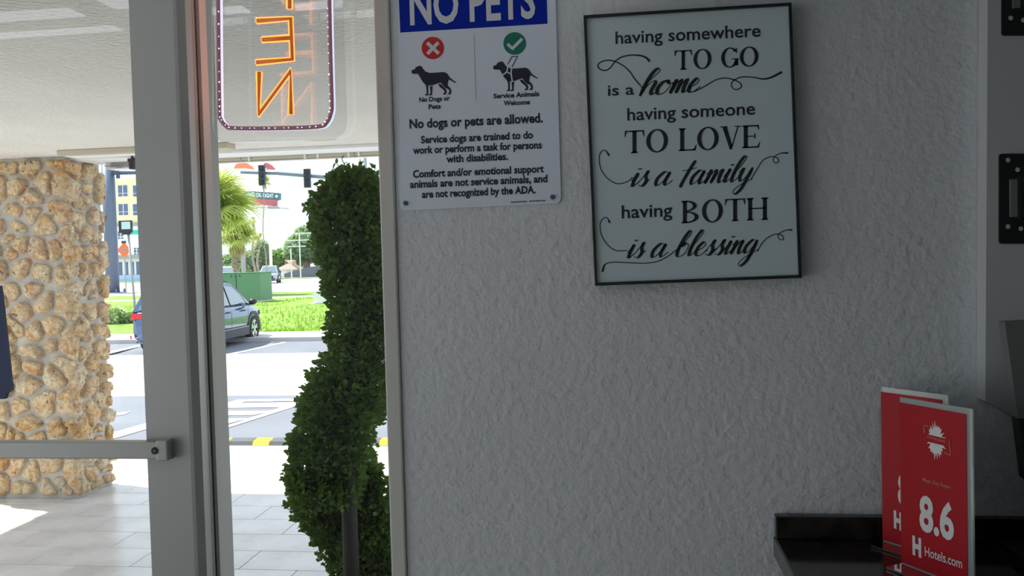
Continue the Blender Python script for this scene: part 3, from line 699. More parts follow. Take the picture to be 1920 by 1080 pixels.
# grass blades
m = MB()
for i in range(9000):
    x, y = random.uniform(-24, -4), y5_+(y6_-y5_)*random.random()**1.6
    if (y > 33 and x < -14.5) or (y > 31.5 and x > -13.5) or (y < 29 and x < -12.4): continue
    z = gz(y)+.10; h = random.uniform(.05, .15); a = random.uniform(0, pi); dx, dy = .02*cos(a), .02*sin(a)
    m.add([(x-dx, y-dy, z), (x+dx, y+dy, z), (x+random.uniform(-.05, .05), y+random.uniform(-.05, .05), z+h)], [(0, 1, 2)])
stuff(tag(m.build('lawn_grass', M['blade']), 'short bright green grass blades covering the lawn beyond the car', 'grass'))
# painted markings
def mark(pts, name='painted_stripe', parent=None, lift=.006):
    return MB().add([G(*q)+Vector((0, 0, lift)) for q in pts], [tuple(range(len(pts)))]).build(name, M['paint'], parent)
P4 = lambda L: [(200+x/4.5, 620+y/4.5) for x, y in L]
def strips_of(pts, n): pass
hat = thing('lane_marking', 'white painted ladder marking on the blue grey lane beyond the rubber ramp', 'road marking', G(480, 790))
for L in ([(700, 720), (1105, 585), (1215, 585), (700, 770)], [(1130, 585), (1640, 578), (1800, 577), (1760, 592), (1120, 604)], [(1000, 618), (1640, 609), (1500, 650), (985, 655)], [(800, 685), (1390, 680), (1240, 716), (700, 722)], [(700, 750), (1190, 745), (1010, 792), (700, 800)], [(700, 850), (1000, 812), (1500, 640), (1660, 590), (1800, 577), (890, 866), (700, 900)]):
    mark(P4(L), 'painted_stripe', hat)
la = thing('lane_arrow', 'white painted wedge marking on the lane seen between pillar and door post', 'road marking', G(240, 790))
mark(P4([(-60, 715), (200, 686), (150, 712), (-60, 740)]), 'painted_stripe', la); mark(P4([(-100, 900), (60, 862), (420, 760), (420, 810), (100, 905), (-100, 950)]), 'painted_stripe', la)
tag(mark(P4([(700, 268), (1150, 170), (1500, 96), (1515, 100), (1160, 180), (700, 284)]), 'bay_line'), 'thin white parking bay line on the asphalt in front of the blue car', 'road marking')
tag(mark([(150, 672), (270, 645), (270, 648), (150, 677)], 'bay_line'), 'thin white parking bay line left of the door post', 'road marking')
# rubber ramp
g0 = G(450, 835); g1 = g0+Vector((0, .12, 0)); rp = thing('rubber_ramp', 'low rubber ramp of yellow and black segments across the lane', 'speed bump', (g0.x, g0.y, gz(g0.y)))
yb0, yb1 = g0.y, g1.y
def seg(xa, xb, m, nm):
    z = gz((yb0+yb1)/2)-.005; s = .0
    o = MB().add([(xa, yb0, z), (xb, yb0, z), (xb, yb0+.03, z+.035), (xa, yb0+.03, z+.035), (xa+s, yb1, z+.05), (xb+s, yb1, z+.05), (xa+s, yb1+.02, z), (xb+s, yb1+.02, z)],
        [(0, 1, 2, 3), (3, 2, 5, 4), (4, 5, 7, 6), (1, 7, 5, 2), (0, 3, 4, 6), (0, 6, 7, 1)]).build(nm, m, rp)
    if m is M['rubber']:
        mb = MB(); n = max(1, int((xb-xa)/.028))
        for i in range(n):
            for j in range(5):
                t = (j+.5)/5; x = xa+s*t+.014+i*.028+(.014 if j % 2 else 0); y = yb0+.03+(yb1-yb0-.03)*t; zz = z+.035+.015*t
                mb.add([(x-.008, y, zz), (x, y-.012, zz), (x+.008, y, zz), (x, y+.012, zz), (x, y, zz+.007)], [(0, 1, 4), (1, 2, 4), (2, 3, 4), (3, 0, 4)])
        stuff(mb.build('tread_studs', M['galv'], o))
X = lambda px: U(px, 830, 'y', yb0).x
p0 = X(474)-X(397); ex = X(428)-X(397); x0 = X(395)-p0
for i in range(8):
    seg(x0+i*p0, x0+i*p0+ex-.003, M['yellow'], 'yellow_segment'); seg(x0+i*p0+ex, x0+(i+1)*p0-.003, M['rubber'], 'black_segment')

# ================================================================== canopy
ZK = 2.33; YK = 5.70; XK = -5.27
cn = thing('porch_canopy', 'pale stucco porch canopy', 'canopy', (-2, 4, ZK)); del cn['category']; struct(cn)
MB().box((XK, W+.141, ZK), (4.5, YK, ZK+.12)).build('stucco_soffit', M['stucco'], cn)
MB().box((XK, -3.4, ZK), (-3.53, W+.14, ZK+.5)).build('sun_block_soffit', M['stucco'], cn)  # unseen soffit added to keep direct sun off the side glazing
MB().box((XK, W+.141, ZK+.125), (4.5, YK+.35, ZK+.5)).build('canopy_shade_roof', M['fascia'], cn)  # hidden roof slab, overhang added to shade the outer tiles
MB().box((XK, YK-.30, ZK-.022), (4.5, YK-.02, ZK)).build('soffit_band', M['fascia'], cn, bevel=.004)
MB().box((-3.45, YK-.02, ZK-.045), (4.5, YK+.06, ZK+.12)).build('fascia_beam', M['fascia'], cn)
for i, (ya, za) in enumerate(((YK-.085, ZK-.040), (YK-.05, ZK-.050))):
    xx = -3.4
    while xx < .5:
        MB().box((xx, ya, za), (xx+.80, ya+.022, ZK-.0225)).build('shutter_track', M['track'], cn); xx += .806
for px in (383, 467, 572, 596, 654, 673):
    q = U(px, 296, 'y', YK-.09); MB().box((q.x-.006, YK-.097, ZK-.052), (q.x+.006, YK-.09, ZK-.018)).build('track_bracket', M['fascia'], cn)
q0, q1 = U(434, 278, 'z', ZK-.03), U(360, 278, 'z', ZK-.03)
t = thing('porch_light', 'slim beige strip light under the canopy beside the door post', 'light fixture', (q0.x, q0.y, ZK))
MB().box((q0.x-1.15, q0.y-.06, ZK-.035), (q0.x, q0.y+.06, ZK-.0005)).build('light_housing', M['track'], t, bevel=.004)
MB().box((q0.x-1.10, q0.y-.045, ZK-.042), (q0.x-.12, q0.y+.045, ZK-.0355)).build('light_lens', M['ceil'], t)
# vent box and camera near pillar
a, b = U(201, 297, 'y', 5.62), U(262, 315, 'y', 5.62)
t = thing('vent_box', 'white ventilation grille with a hanging cable under the canopy edge beside the pillar', 'vent', (a.x, 5.62, b.z))
MB().box((a.x, 5.60, b.z), (b.x, 5.68, ZK-.0225)).build('vent_housing', M['fascia'], t)
for k in range(5): MB().box((a.x+.04, 5.592, b.z+.012+k*.011), (b.x-.02, 5.6, b.z+.017+k*.011)).build('grille_slat', M['galv'], t)
pts = [U(x, y, 'y', 5.58) for x, y in ((196, 311), (212, 311), (224, 314), (236, 311), (242, 306))]
MB().tube(cr(pts, 5), .004, 5).build('hanging_cable', M['galv'], t)
a, b = U(242, 298, 'y', 5.4), U(256, 318, 'y', 5.4)
t = thing('security_camera', 'small black camera under the canopy beside the door post', 'camera', (a.x, 5.4, ZK))
MB().box((a.x, 5.38, a.z-.02), (b.x, 5.44, a.z)).build('camera_bracket', M['blackp'], t)
MB().box((a.x+.018, 5.36, b.z), (b.x, 5.42, a.z-.01)).build('camera_body', M['blackp'], t, bevel=.006)
MB().box((a.x+.02, 5.39, a.z), (a.x+.03, 5.41, ZK-.0005)).build('camera_mount', M['blackp'], t)

# ================================================================== stone pillar
PX1, PX0, PY0, PY1 = -3.70, -4.62, 5.32, 5.763
pl_ = thing('stone_pillar', 'square pillar faced with rough tan and orange coral stones set in grey mortar', 'pillar', ((PX0+PX1)/2, (PY0+PY1)/2, 0))
MB().box((PX0+.03, PY0+.03, 0), (PX1-.03, PY1-.03, ZK-.001)).build('mortar_core', M['mortar'], pl_)
def clip(poly, a, b):            # keep the half nearer a than b
    mx_, my_ = (a[0]+b[0])/2, (a[1]+b[1])/2; nx, ny = b[0]-a[0], b[1]-a[1]; out = []
    f = lambda p: (p[0]-mx_)*nx+(p[1]-my_)*ny
    for i in range(len(poly)):
        p, q = poly[i], poly[(i+1) % len(poly)]; fp, fq = f(p), f(q)
        if fp <= 0: out.append(p)
        if fp*fq < 0: t = fp/(fp-fq); out.append((p[0]+(q[0]-p[0])*t, p[1]+(q[1]-p[1])*t))
    return out
def stones(w_, h_, cell, place, seed, wrap=0):
    R = random.Random(seed); nx = max(2, round(w_/cell)); ny = round(h_/(cell*.92)); sites = []
    for j in range(ny):
        for i in range(nx):
            if R.random() < .10: continue
            sites.append(((i+.5+(.25 if j % 2 else -.25)+R.uniform(-.46, .46))*w_/nx, (j+.5+R.uniform(-.44, .44))*h_/ny))
            if R.random() < .12: sites.append((sites[-1][0]+R.uniform(-.5, .5)*cell, sites[-1][1]+R.uniform(-.5, .5)*cell))
    for s_ in sites:
        poly = [(0, 0), (w_, 0), (w_, h_), (0, h_)]
        for o_ in sites:
            if o_ is not s_ and abs(o_[0]-s_[0]) < 3*cell and abs(o_[1]-s_[1]) < 3*cell: poly = clip(poly, s_, o_)
            if len(poly) < 3: break
        if len(poly) < 3: continue
        cx = sum(p[0] for p in poly)/len(poly); cy_ = sum(p[1] for p in poly)/len(poly)
        n = 16; ring = []; gap = R.uniform(.005, .019)
        # radial sampling of the cell, softened
        for k in range(n):
            t = 2*pi*k/n; dx, dy = cos(t), sin(t); best = 9
            for i in range(len(poly)):
                p, q = poly[i], poly[(i+1) % len(poly)]; ex_, ey = q[0]-p[0], q[1]-p[1]; den = dx*ey-dy*ex_
                if abs(den) < 1e-9: continue
                tt = ((p[0]-cx)*ey-(p[1]-cy_)*ex_)/den; uu = ((p[0]-cx)*dy-(p[1]-cy_)*dx)/den
                if tt > 0 and -.001 <= uu <= 1.001: best = min(best, tt)
            ring.append(best)
        rm = sum(ring)/n
        ring = [min(ring[k], (ring[k-1]+ring[k]*4+ring[(k+1) % n])/6*1.03, rm*1.6)*R.uniform(.90, 1.03)-gap for k in range(n)]
        if rm < .02: continue
        dpt = R.uniform(.022, .05)*min(1.2, rm/.07); vv = []; ff = []
        for lv, (sc_, dd) in enumerate(((1.0, -.032), (.98, dpt*.45), (.86, dpt*.88), (.55, dpt))):
            for k in range(n):
                j_ = R.uniform(.94, 1.05) if lv else 1; r_ = max(.006, ring[k])*sc_*j_; t = 2*pi*k/n
                vv.append(place(cx+r_*cos(t), cy_+r_*sin(t), dd+(R.uniform(-.011, .009) if lv > 1 else 0)))
        vv.append(place(cx, cy_, dpt*R.uniform(.8, 1.1)))
        for lv in range(3):
            for k in range(n): ff.append((lv*n+k, lv*n+(k+1) % n, (lv+1)*n+(k+1) % n, (lv+1)*n+k))
        for k in range(n): ff.append((3*n+k, 3*n+(k+1) % n, 4*n))
        MB().add(vv, ff).build('stone', M['stone'], pl_, smooth=True)
hh = ZK-.02
stones(PX1-PX0, hh, .15, lambda u, v, d: (PX0+u, PY0+.03-d, .008+v), 3)
stones(PY1-PY0, hh, .135, lambda u, v, d: (PX1-.03+d, PY0+u, .008+v), 5)
stones(PY1-PY0, hh, .22, lambda u, v, d: (PX0+.03-d, PY1-u, .008+v), 6)

# ================================================================== spiral topiary
YTop = 2.55
tp = thing('spiral_topiary', 'tall dark green spiral boxwood topiary standing outside the sidelight window', 'topiary', (U(665, 900, 'y', YTop).x, YTop, 0))
ROWS = [(352, 618, 708), (366, 600, 722), (385, 590, 738), (408, 580, 748), (435, 590, 752), (465, 598, 752), (495, 606, 750), (525, 612, 750), (560, 618, 752), (595, 622, 752), (630, 618, 750), (660, 612, 744), (690, 598, 738), (720, 580, 734), (745, 572, 726), (775, 562, 718),
        (805, 553, 704), (835, 548, 690), (865, 544, 682), (895, 538, 680), (920, 540, 672), (945, 552, 664), (970, 568, 664), (995, 585, 668), (1020, 602, 680), (1050, 620, 700), (1080, 640, 715),
        (872, 655, 702), (900, 655, 720), (930, 650, 736), (960, 640, 748), (990, 630, 756), (1020, 628, 764), (1050, 640, 770), (1085, 650, 775), (1120, 640, 772), (1160, 610, 760)]
blobs = []
for i, (py, xl_, xr_) in enumerate(ROWS):
    ph = i*.28 if i < 27 else 2.8+(i-27)*.25
    yo = .06*math.sin(ph); yo = yo if 12 > i else (yo*.3 if py < 930 and i < 21 else .12); a, b = U(xl_, py, 'y', YTop+yo), U(xr_, py, 'y', YTop+yo)
    c = (a+b)/2;  rx = (b.x-a.x)/2
    blobs.append((c, rx*.96, rx*.80, .045))
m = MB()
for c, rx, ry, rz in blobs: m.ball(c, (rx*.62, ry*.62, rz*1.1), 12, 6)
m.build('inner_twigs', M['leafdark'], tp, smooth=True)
R = random.Random(11); vv = []; ff = []
LV = [(0, 0, 0), (.5, -.32, .06), (.92, -.2, .02), (1.08, 0, -.04), (.92, .2, .02), (.5, .32, .06)]
def leaf(p, d, size):
    d = d.normalized(); s_ = d.cross(Vector((R.uniform(-1, 1), R.uniform(-1, 1), R.uniform(-1, 1))))
    if s_.length < .05: return
    s_.normalize(); n_ = d.cross(s_); b = len(vv)
    for x, y, z in LV: vv.append(p+(d*x+s_*y*1.15+n_*z)*size)
    ff.append((b, b+1, b+2, b+3)); ff.append((b, b+3, b+4, b+5))
for c, rx, ry, rz in blobs:
    for k in range(int(1000*(rx/.12))):
        u_ = R.uniform(-1, 1); th = R.uniform(0, 2*pi); 
        o_ = Vector((cos(th), sin(th), 0)); rr = R.uniform(.72, 1.0)+(.06 if R.random() < .06 else 0); pn = c+Vector((rx*o_.x, ry*o_.y, rz*u_)); rr += .22*noise.noise(pn*13)+.10*noise.noise(pn*30)
        p = c+Vector((rx*o_.x*rr, ry*o_.y*rr, rz*1.0*u_))
        leaf(p, o_+Vector((R.uniform(-.8, .8), R.uniform(-.8, .8), R.uniform(-.4, 1.0))), R.uniform(.012, .022))
top = blobs[0][0]
for k in range(900):
    o_ = Vector((R.gauss(0, 1), R.gauss(0, 1), abs(R.gauss(0, 1)))).normalized(); p = top+Vector((o_.x*.075, o_.y*.07, o_.z*.055))*R.uniform(.5, 1.1)
    leaf(p, o_+Vector((0, 0, .3)), R.uniform(.011, .018))
for pts in (((655, 335), (640, 318), (632, 308)), ((660, 330), (648, 312), (640, 299)), ((650, 340), (632, 326), (626, 314)), ((678, 325), (676, 313), (672, 306)), ((700, 328), (703, 318), (702, 312)), ((600, 372), (590, 366), (583, 378)), ((592, 395), (583, 398), (578, 402))):
    q = [U(x, y, 'y', YTop) for x, y in pts]
    for t in range(7):
        p = q[0].lerp(q[1], t/3) if t < 3 else q[1].lerp(q[2], (t-3)/3)
        leaf(p, Vector((R.uniform(-1, 1), R.uniform(-.6, .6), R.uniform(-.2, 1))), .018)
mb = MB(); mb.v = vv; mb.f = ff
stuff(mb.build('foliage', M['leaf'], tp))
m = MB()
for pts in (((655, 340), (641, 318), (632, 308)), ((665, 330), (648, 312), (641, 299)), ((655, 345), (634, 328), (624, 312))): m.tube([U(x, y, 'y', YTop) for x, y in pts], .0016, 4)
m.build('top_twig', M['stem'], tp)
a = U(662, 900, 'y', YTop); MB().tube([(a.x, YTop-.045, .3), (a.x, YTop-.045, 1.2)], .024, 12).build('trunk', M['stem'], tp, smooth=True)
MB().tube([(a.x, YTop, .001), (a.x, YTop, .02), (a.x, YTop, .36), (a.x, YTop, .40), (a.x, YTop, .385)], [.15, .16, .20, .215, .19], 20).build('pot', M['pot'], tp, smooth=False)

# ================================================================== cars
def car(label, loc, head, paint, L=4.25, Wd=1.78, H=1.65, tail=True, base=0):
    t = thing('car', label, 'car', loc)
    hv = Vector((cos(head), sin(head), 0)); lv = Vector((-sin(head), cos(head), 0)); o0 = Vector(loc)
    sx, sy, sz = L/4.25, Wd/1.78, H/1.65
    T = lambda x, y, z: o0+hv*x*sx+lv*y*sy+Vector((0, 0, z*sz))
    WB = 1.28; WR = .345
    def part(name, vv, ff, m, par=None, smooth=False, bevel=0):
        mb = MB(); mb.add([T(*v) for v in vv], ff); return mb.build(name, m, par or t, smooth, bevel=bevel)
    # lower body loft
    st = [(-2.12, .42, .86, .70), (-2.08, .30, .98, .80), (-1.9, .24, 1.02, .87), (-1.2, .22, 1.03, .89), (0, .22, 1.01, .89), (.9, .22, 1.00, .885), (1.15, .22, .99, .88), (1.65, .24, .93, .86), (1.95, .28, .84, .80), (2.10, .36, .72, .66), (2.13, .42, .62, .62)]
    vv = []; ff = []
    for x, zb, zt, w_ in st:
        sec = [(w_*.80, zb), (w_*.97, zb+.10), (w_, .45*zt+.55*zb), (w_*.99, zt-.16), (w_*.955, zt-.04), (w_*.86, zt)]
        sec = sec+[(-y, z) for y, z in sec[::-1]]; vv += [(x, y, z) for y, z in sec]
    n = 12
    for i in range(len(st)-1):
        for k in range(n): ff.append((i*n+k, i*n+(k+1) % n, (i+1)*n+(k+1) % n, (i+1)*n+k))
    ff += [tuple(range(n))[::-1], tuple(range((len(st)-1)*n, len(st)*n))]
    body = part('body', vv, ff, paint, smooth=True)
    # cabin
    prof = [(-2.0, 1.0), (-1.78, 1.44), (-1.5, 1.57), (-.8, 1.64), (0, 1.63), (.35, 1.57), (.78, 1.30), (1.22, .98)]
    yw = lambda z: .855-.20*(z-.98)/.66
    vv = []; ff = []
    for x, z in prof: vv += [(x, yw(z), .96), (x, yw(z)-(.0 if z < 1.2 else .02), z), (x, yw(z)*.86, z+.015), (x, -yw(z)*.86, z+.015), (x, -yw(z)+(.0 if z < 1.2 else .02), z), (x, -yw(z), .96)]
    for i in range(len(prof)-1):
        for k in range(5): ff.append((i*6+k, i*6+k+1, (i+1)*6+k+1, (i+1)*6+k))
    part('cabin', vv, ff, paint, smooth=False)
    for s_ in (-1, 1):
        off = .012
        def side(poly, name, m): 
            vvv = [(x, s_*(yw(z)+off-(.02 if z > 1.3 else 0)*.5), z) for x, z in poly]; return part(name, vvv, [tuple(range(len(poly)))], m)
        side([(-1.80, 1.05), (-1.45, 1.05), (-1.33, 1.50), (-1.55, 1.44)], 'side_window', M['carglass'])
        side([(-1.40, 1.05), (-.32, 1.05), (-.34, 1.54), (-1.1, 1.55), (-1.28, 1.51)], 'side_window', M['carglass'])
        side([(-.24, 1.05), (.80, 1.05), (.62, 1.27), (.25, 1.50), (-.26, 1.54)], 'side_window', M['carglass'])
        side([(.86, 1.05), (1.08, 1.02), (.68, 1.28)], 'side_window', M['carglass'])
        for x in (-WB, WB):
            # arch ring, tyre, rim
            vvv = []; fff = []; N_ = 20
            for k in range(N_+1):
                a = radians(-12+204*k/N_)
                for r_ in (.30, .40, .47): vvv.append((x+r_*cos(a), s_*(.895 if r_ > .35 else .80), .345+r_*sin(a)))
            for k in range(N_):
                for j in range(2): fff.append((3*k+j, 3*k+j+1, 3*k+4+j, 3*k+3+j))
            part('wheel_arch', vvv, fff, M['clad'])
            tv = []; tf = []; prof_ = [(.20, .72), (.31, .72), (WR, .745), (WR, .875), (.315, .905), (.245, .905), (.235, .88)]
            for r_, y_ in prof_:
                tv += [(x+r_*cos(2*pi*k/24), s_*y_, .345+r_*sin(2*pi*k/24)) for k in range(24)]
            for j in range(len(prof_)-1):
                for k in range(24): tf.append((j*24+k, j*24+(k+1) % 24, (j+1)*24+(k+1) % 24, (j+1)*24+k))
            wh = part('tyre', tv, tf, M['tyre'], smooth=True)
            rv = []; rf = []
            for k in range(5):
                a = 2*pi*k/5+.3
                for da, r_ in ((-.33, .235), (.33, .235), (.5, .07), (-.5, .07)): rv.append((x+r_*cos(a+da), s_*.893, .345+r_*sin(a+da)))
                rf.append((4*k, 4*k+1, 4*k+2, 4*k+3))
            b0_ = len(rv); rv += [(x+.075*cos(2*pi*k/12), s_*.897, .345+.075*sin(2*pi*k/12)) for k in range(12)]; rf.append(tuple(range(b0_, b0_+12)))
            for k in range(24):
                a, b_ = 2*pi*k/24, 2*pi*(k+1)/24; q = len(rv)
                rv += [(x+.24*cos(a), s_*.889, .345+.24*sin(a)), (x+.24*cos(b_), s_*.889, .345+.24*sin(b_)), (x+.205*cos(b_), s_*.895, .345+.205*sin(b_)), (x+.205*cos(a), s_*.895, .345+.205*sin(a))]; rf.append((q, q+1, q+2, q+3))
            part('rim', rv, rf, M['rim'], wh)
            part('rim_back', [(x+.236*cos(2*pi*k/20), s_*.86, .345+.236*sin(2*pi*k/20)) for k in range(20)], [tuple(range(20))], M['tyre'], wh)
        # cladding, mirror, handles, seams
        part('sill_cladding', [(-.88, s_*.90, .22), (.88, s_*.90, .22), (.86, s_*.905, .42), (-.86, s_*.905, .42), (-.88, s_*.8, .22), (.88, s_*.8, .22)], [(0, 1, 2, 3), (0, 4, 5, 1)], M['clad'])
        part('trim_strip', [(-.86, s_*.908, .425), (.86, s_*.908, .425), (.86, s_*.908, .45), (-.86, s_*.908, .45)], [(0, 1, 2, 3)], M['galv'])
        for xa in (-.30, .88):
            part('door_seam', [(xa, s_*.897, .45), (xa+.014, s_*.897, .45), (xa+.014, s_*.885, .93), (xa, s_*.885, .93)], [(0, 1, 2, 3)], M['blackp'])
        for xa in (-.56, .48):
            c = T(xa, s_*.905, .87); MB().ball(c, (.07, .07, .018), 8, 4).build('door_handle', M['blackp'], t, smooth=True)
        c = T(.86, s_*1.02, 1.08); MB().ball(c, (.11, .11, .085), 10, 6).build('wing_mirror', M['blackp'], t, smooth=True)
        MB().tube([T(.84, s_*.84, 1.02), T(.86, s_*.98, 1.04)], .03, 6).build('mirror_arm', M['blackp'], t)
        part('tail_light', [(-2.125, s_*.84, .82), (-1.86, s_*.905, .88), (-1.86, s_*.90, 1.0), (-2.11, s_*.80, .99), (-2.135, s_*.55, .86), (-2.12, s_*.55, .98)], [(0, 1, 2, 3), (0, 3, 5, 4)], M['tail'])
        part('rear_reflector', [(-2.14, s_*.80, .38), (-2.06, s_*.89, .38), (-2.06, s_*.90, .46), (-2.14, s_*.81, .46)], [(0, 1, 2, 3)], M['tail'])
        part('head_light', [(2.12, s_*.50, .64), (1.92, s_*.82, .68), (1.86, s_*.845, .80), (2.08, s_*.52, .76)], [(0, 1, 2, 3)], M['lamp'])
        MB().tube([T(-1.5, s_*.60, 1.60), T(-1.2, s_*.60, 1.655), T(-.2, s_*.60, 1.675), T(.2, s_*.60, 1.62)], .018, 6).build('roof_rail', M['blackp'], t)
    f = lambda x, z: z
    part('windscreen', [(.42, .56, 1.565), (.42, -.56, 1.565), (1.20, -.74, 1.03), (1.20, .74, 1.03)], [(0, 1, 2, 3)], M['carglass'])
    part('rear_window', [(-1.82, .56, 1.44), (-1.82, -.56, 1.44), (-2.02, -.70, 1.05), (-2.02, .70, 1.05)], [(0, 1, 2, 3)], M['carglass'])
    part('grille', [(2.14, .46, .50), (2.14, -.46, .50), (2.13, -.48, .70), (2.13, .48, .70)], [(0, 1, 2, 3)], M['blackp'])
    part('bumper', [(2.15, .62, .28), (2.15, -.62, .28), (2.16, -.62, .44), (2.16, .62, .44)], [(0, 1, 2, 3)], M['clad'])
    part('number_plate', [(-2.14, .26, .62), (-2.14, -.26, .62), (-2.14, -.26, .76), (-2.14, .26, .76)], [(0, 1, 2, 3)], M['plate'])
    return t
P1 = G(401, 657); Hd = radians(93.5)
hv = Vector((cos(Hd), sin(Hd), 0)); lv = Vector((-sin(Hd), cos(Hd), 0))
c0 = P1+hv*1.28*.97+lv*.80
car('blue grey compact suv parked beyond the door post, side and wheels towards the lobby', (c0.x, c0.y, -.45), Hd, M['carblue'], L=4.1)
g1 = G(514, 531.5); hd2 = radians(-72)
car('silver blue suv on the road right of the green cabinet', (g1.x-1.2, g1.y+1.9, gz(g1.y)), hd2, M['carsilver'], H=1.72)
g2 = G(488, 537); hd3 = radians(-35)
car('white car on the road half hidden behind the green cabinet', (g2.x-3.0, g2.y-.2, gz(g2.y)), hd3, M['carwhite'], L=4.7, H=1.75)

# ================================================================== lawn furniture
def bxm(lo, hi, name, m, par, bev=0): return MB().box(lo, hi).build(name, m, par, bevel=bev)
Yc = G(437, 571).y-.2
a, b = U(401, 566, 'y', Yc), U(487, 510, 'y', Yc)
t = thing('utility_cabinet', 'large green metal utility cabinet on the grass behind the parked blue car', 'utility box', ((a.x+b.x)/2, Yc, .08))
w_ = b.x-a.x; hz_ = b.z-.16; zt = b.z
bxm((a.x-.02, Yc-.02, -.05), (b.x+.04, Yc+1.3, .16), 'concrete_pad', M['concrete'], t)
bxm((a.x, Yc, .16), (b.x, Yc+1.2, zt-.03), 'cabinet_body', M['greenbox'], t, .02)
bxm((a.x-.02, Yc-.02, zt-.03), (b.x+.02, Yc+1.22, zt), 'cabinet_lid', M['greenbox'], t, .01)
bxm((a.x+w_*.49, Yc-.012, .2), (a.x+w_*.50, Yc-.001, zt-.06), 'door_seam', M['blackp'], t)
for k in (.38, .47, .56): bxm((a.x+w_*k, Yc-.02, zt-.18), (a.x+w_*k+.05, Yc-.001, zt-.10), 'warning_tag', M['clad'], t)
a2, b2 = U(377, 566, 'y', Yc+1.6), U(399, 511, 'y', Yc+1.6)
Yq = G(607, 574).y
a, b = U(588, 574, 'y', Yq), U(612, 545, 'y', Yq); d_ = U(640, 545, 'y', Yq)
t = thing('meter_box', 'pale concrete utility box on the grass edge beside the topiary', 'utility box', ((a.x+b.x)/2, Yq, gz(Yq)))
bxm((a.x-.2, Yq-.15, -.2), (d_.x+.1, Yq+.9, gz(Yq)+.115), 'concrete_pad', M['concrete'], t)
MB().box((a.x, Yq, gz(Yq)+.116), (b.x-.01, Yq+.7, b.z)).build('box_body', M['wbuild'], t, bevel=.02)
MB().box((b.x, Yq-.02, gz(Yq)+.116), (d_.x, Yq+.6, b.z+.03)).build('box_side', M['mortar'], t, bevel=.02)

# ================================================================== palms and trees
def frond_mesh(name, m, seed, nb=26, droop=.35):
    R = random.Random(seed); mb = MB()
    mb.tube([(0, 0, 0), (.25, 0, .02), (.46, 0, 0)], .008, 4)
    for k in range(nb):
        a = radians(-125+250*k/(nb-1)); ln = (.54-.16*abs(a)/2.2)*R.uniform(.85, 1.1); o_ = Vector((.44-.12*abs(a)/2.2, 0, 0)); d = Vector((cos(a), sin(a), 0)); s_ = Vector((-sin(a), cos(a), 0)); w_ = .024
        pp = []
        for j in range(4):
            u_ = j/3; c = o_+d*ln*u_*(1-.18*u_*u_)+Vector((0, 0, .03*u_-droop*u_*u_*ln*R.uniform(.8, 1.5))); ww = w_*(1-u_*.85)*(1 if j else .6)
            pp += [c-s_*ww, c+s_*ww+Vector((0, 0, .006))]
        mb.add(pp, [(2*j, 2*j+2, 2*j+3, 2*j+1) for j in range(3)])
    o = mb.build(name, m, None, org=(0, 0, 0)); o.data.name = name; return o
FG = frond_mesh('green_frond', M['palm'], 1); FD = frond_mesh('dry_frond', M['palm_dry'], 2, 20, .7)
me_g, me_d = FG.data, FD.data
bpy.data.objects.remove(FG); bpy.data.objects.remove(FD)
def palm(label, base, hgt, rad, tr, ng, nd, seed, green=None):
    R = random.Random(seed); t = thing('palm_tree', label, 'palm tree', base); b = Vector(base)
    pts = [b+Vector((.12*sin(i*.9), 0, hgt*i/10)) for i in range(11)]
    MB().tube(pts, [tr*(1.1 if i < 2 else .85+.18*(i % 2)) for i in range(11)], 10).build('trunk', M['bark'], t, smooth=True)
    top = pts[-1]-b
    mb = MB()
    for k in range(46):       # leaf boots
        z = hgt*R.uniform(.45, 1.0); a = R.uniform(0, 2*pi); o_ = Vector((cos(a), sin(a), 0)); c = b+Vector((0, 0, z)); r_ = tr*(.9+.5*(z/hgt-.4))
        s_ = Vector((-sin(a), cos(a), 0))*tr*.22
        mb.add([c+o_*r_*.8-s_, c+o_*r_*.8+s_, c+o_*r_*1.5+Vector((0, 0, tr*.9)), c+o_*r_*.7+Vector((0, 0, tr*.3))], [(0, 1, 2), (1, 3, 2), (3, 0, 2)])
    stuff(mb.build('leaf_boots', M['bark'], t))
    for k in range(ng+nd):
        dry = k >= ng; az = R.uniform(0, 2*pi); el = radians(R.uniform(-62, -28)) if dry else radians(R.uniform(-22, 85))
        mw = Matrix.Translation(top+Vector((0, 0, -.15*rad if dry else 0)))@Matrix.Rotation(az, 4, 'Z')@Matrix.Rotation(-el, 4, 'Y')@Matrix.Rotation(R.uniform(-.6, .6), 4, 'X')@Matrix.Scale(rad*R.uniform(.8, 1.1)*(.6 if dry else 1), 4)
        o = bpy.data.objects.new('dry_frond' if dry else 'green_frond', me_d if dry else me_g); C.objects.link(o); o.parent = t; o.matrix_local = mw
    return t
g = G(399, 556); k = mpx(g)
palm('big sabal palm with shaggy trunk and wide fan fronds behind the parked blue car', g, (556-398)*k, 108*k, 14.5*k, 86, 14, 21)
g = G(445, 549); k = mpx(g)
palm('shorter fan palm with drooping crown between the big palm and the slim palms', g, (549-445)*k, 60*k, 6*k, 50, 16, 22)
g = G(478, 540); k = mpx(g)
palm('slim dark fan palm rising right of the drooping fan palm', g, (540-417)*k, 15*k, 2.2*k, 16, 4, 23)
g = G(487, 542); k = mpx(g)
palm('low slim fan palm right of the slim dark one', g, (542-447)*k, 17*k, 2.2*k, 16, 8, 24)
g = G(499, 533); k = mpx(g)
palm('distant yellow green palm crown above the billboard right end', g, (533-342)*k, 24*k, 1.1*k, 26, 6, 25)
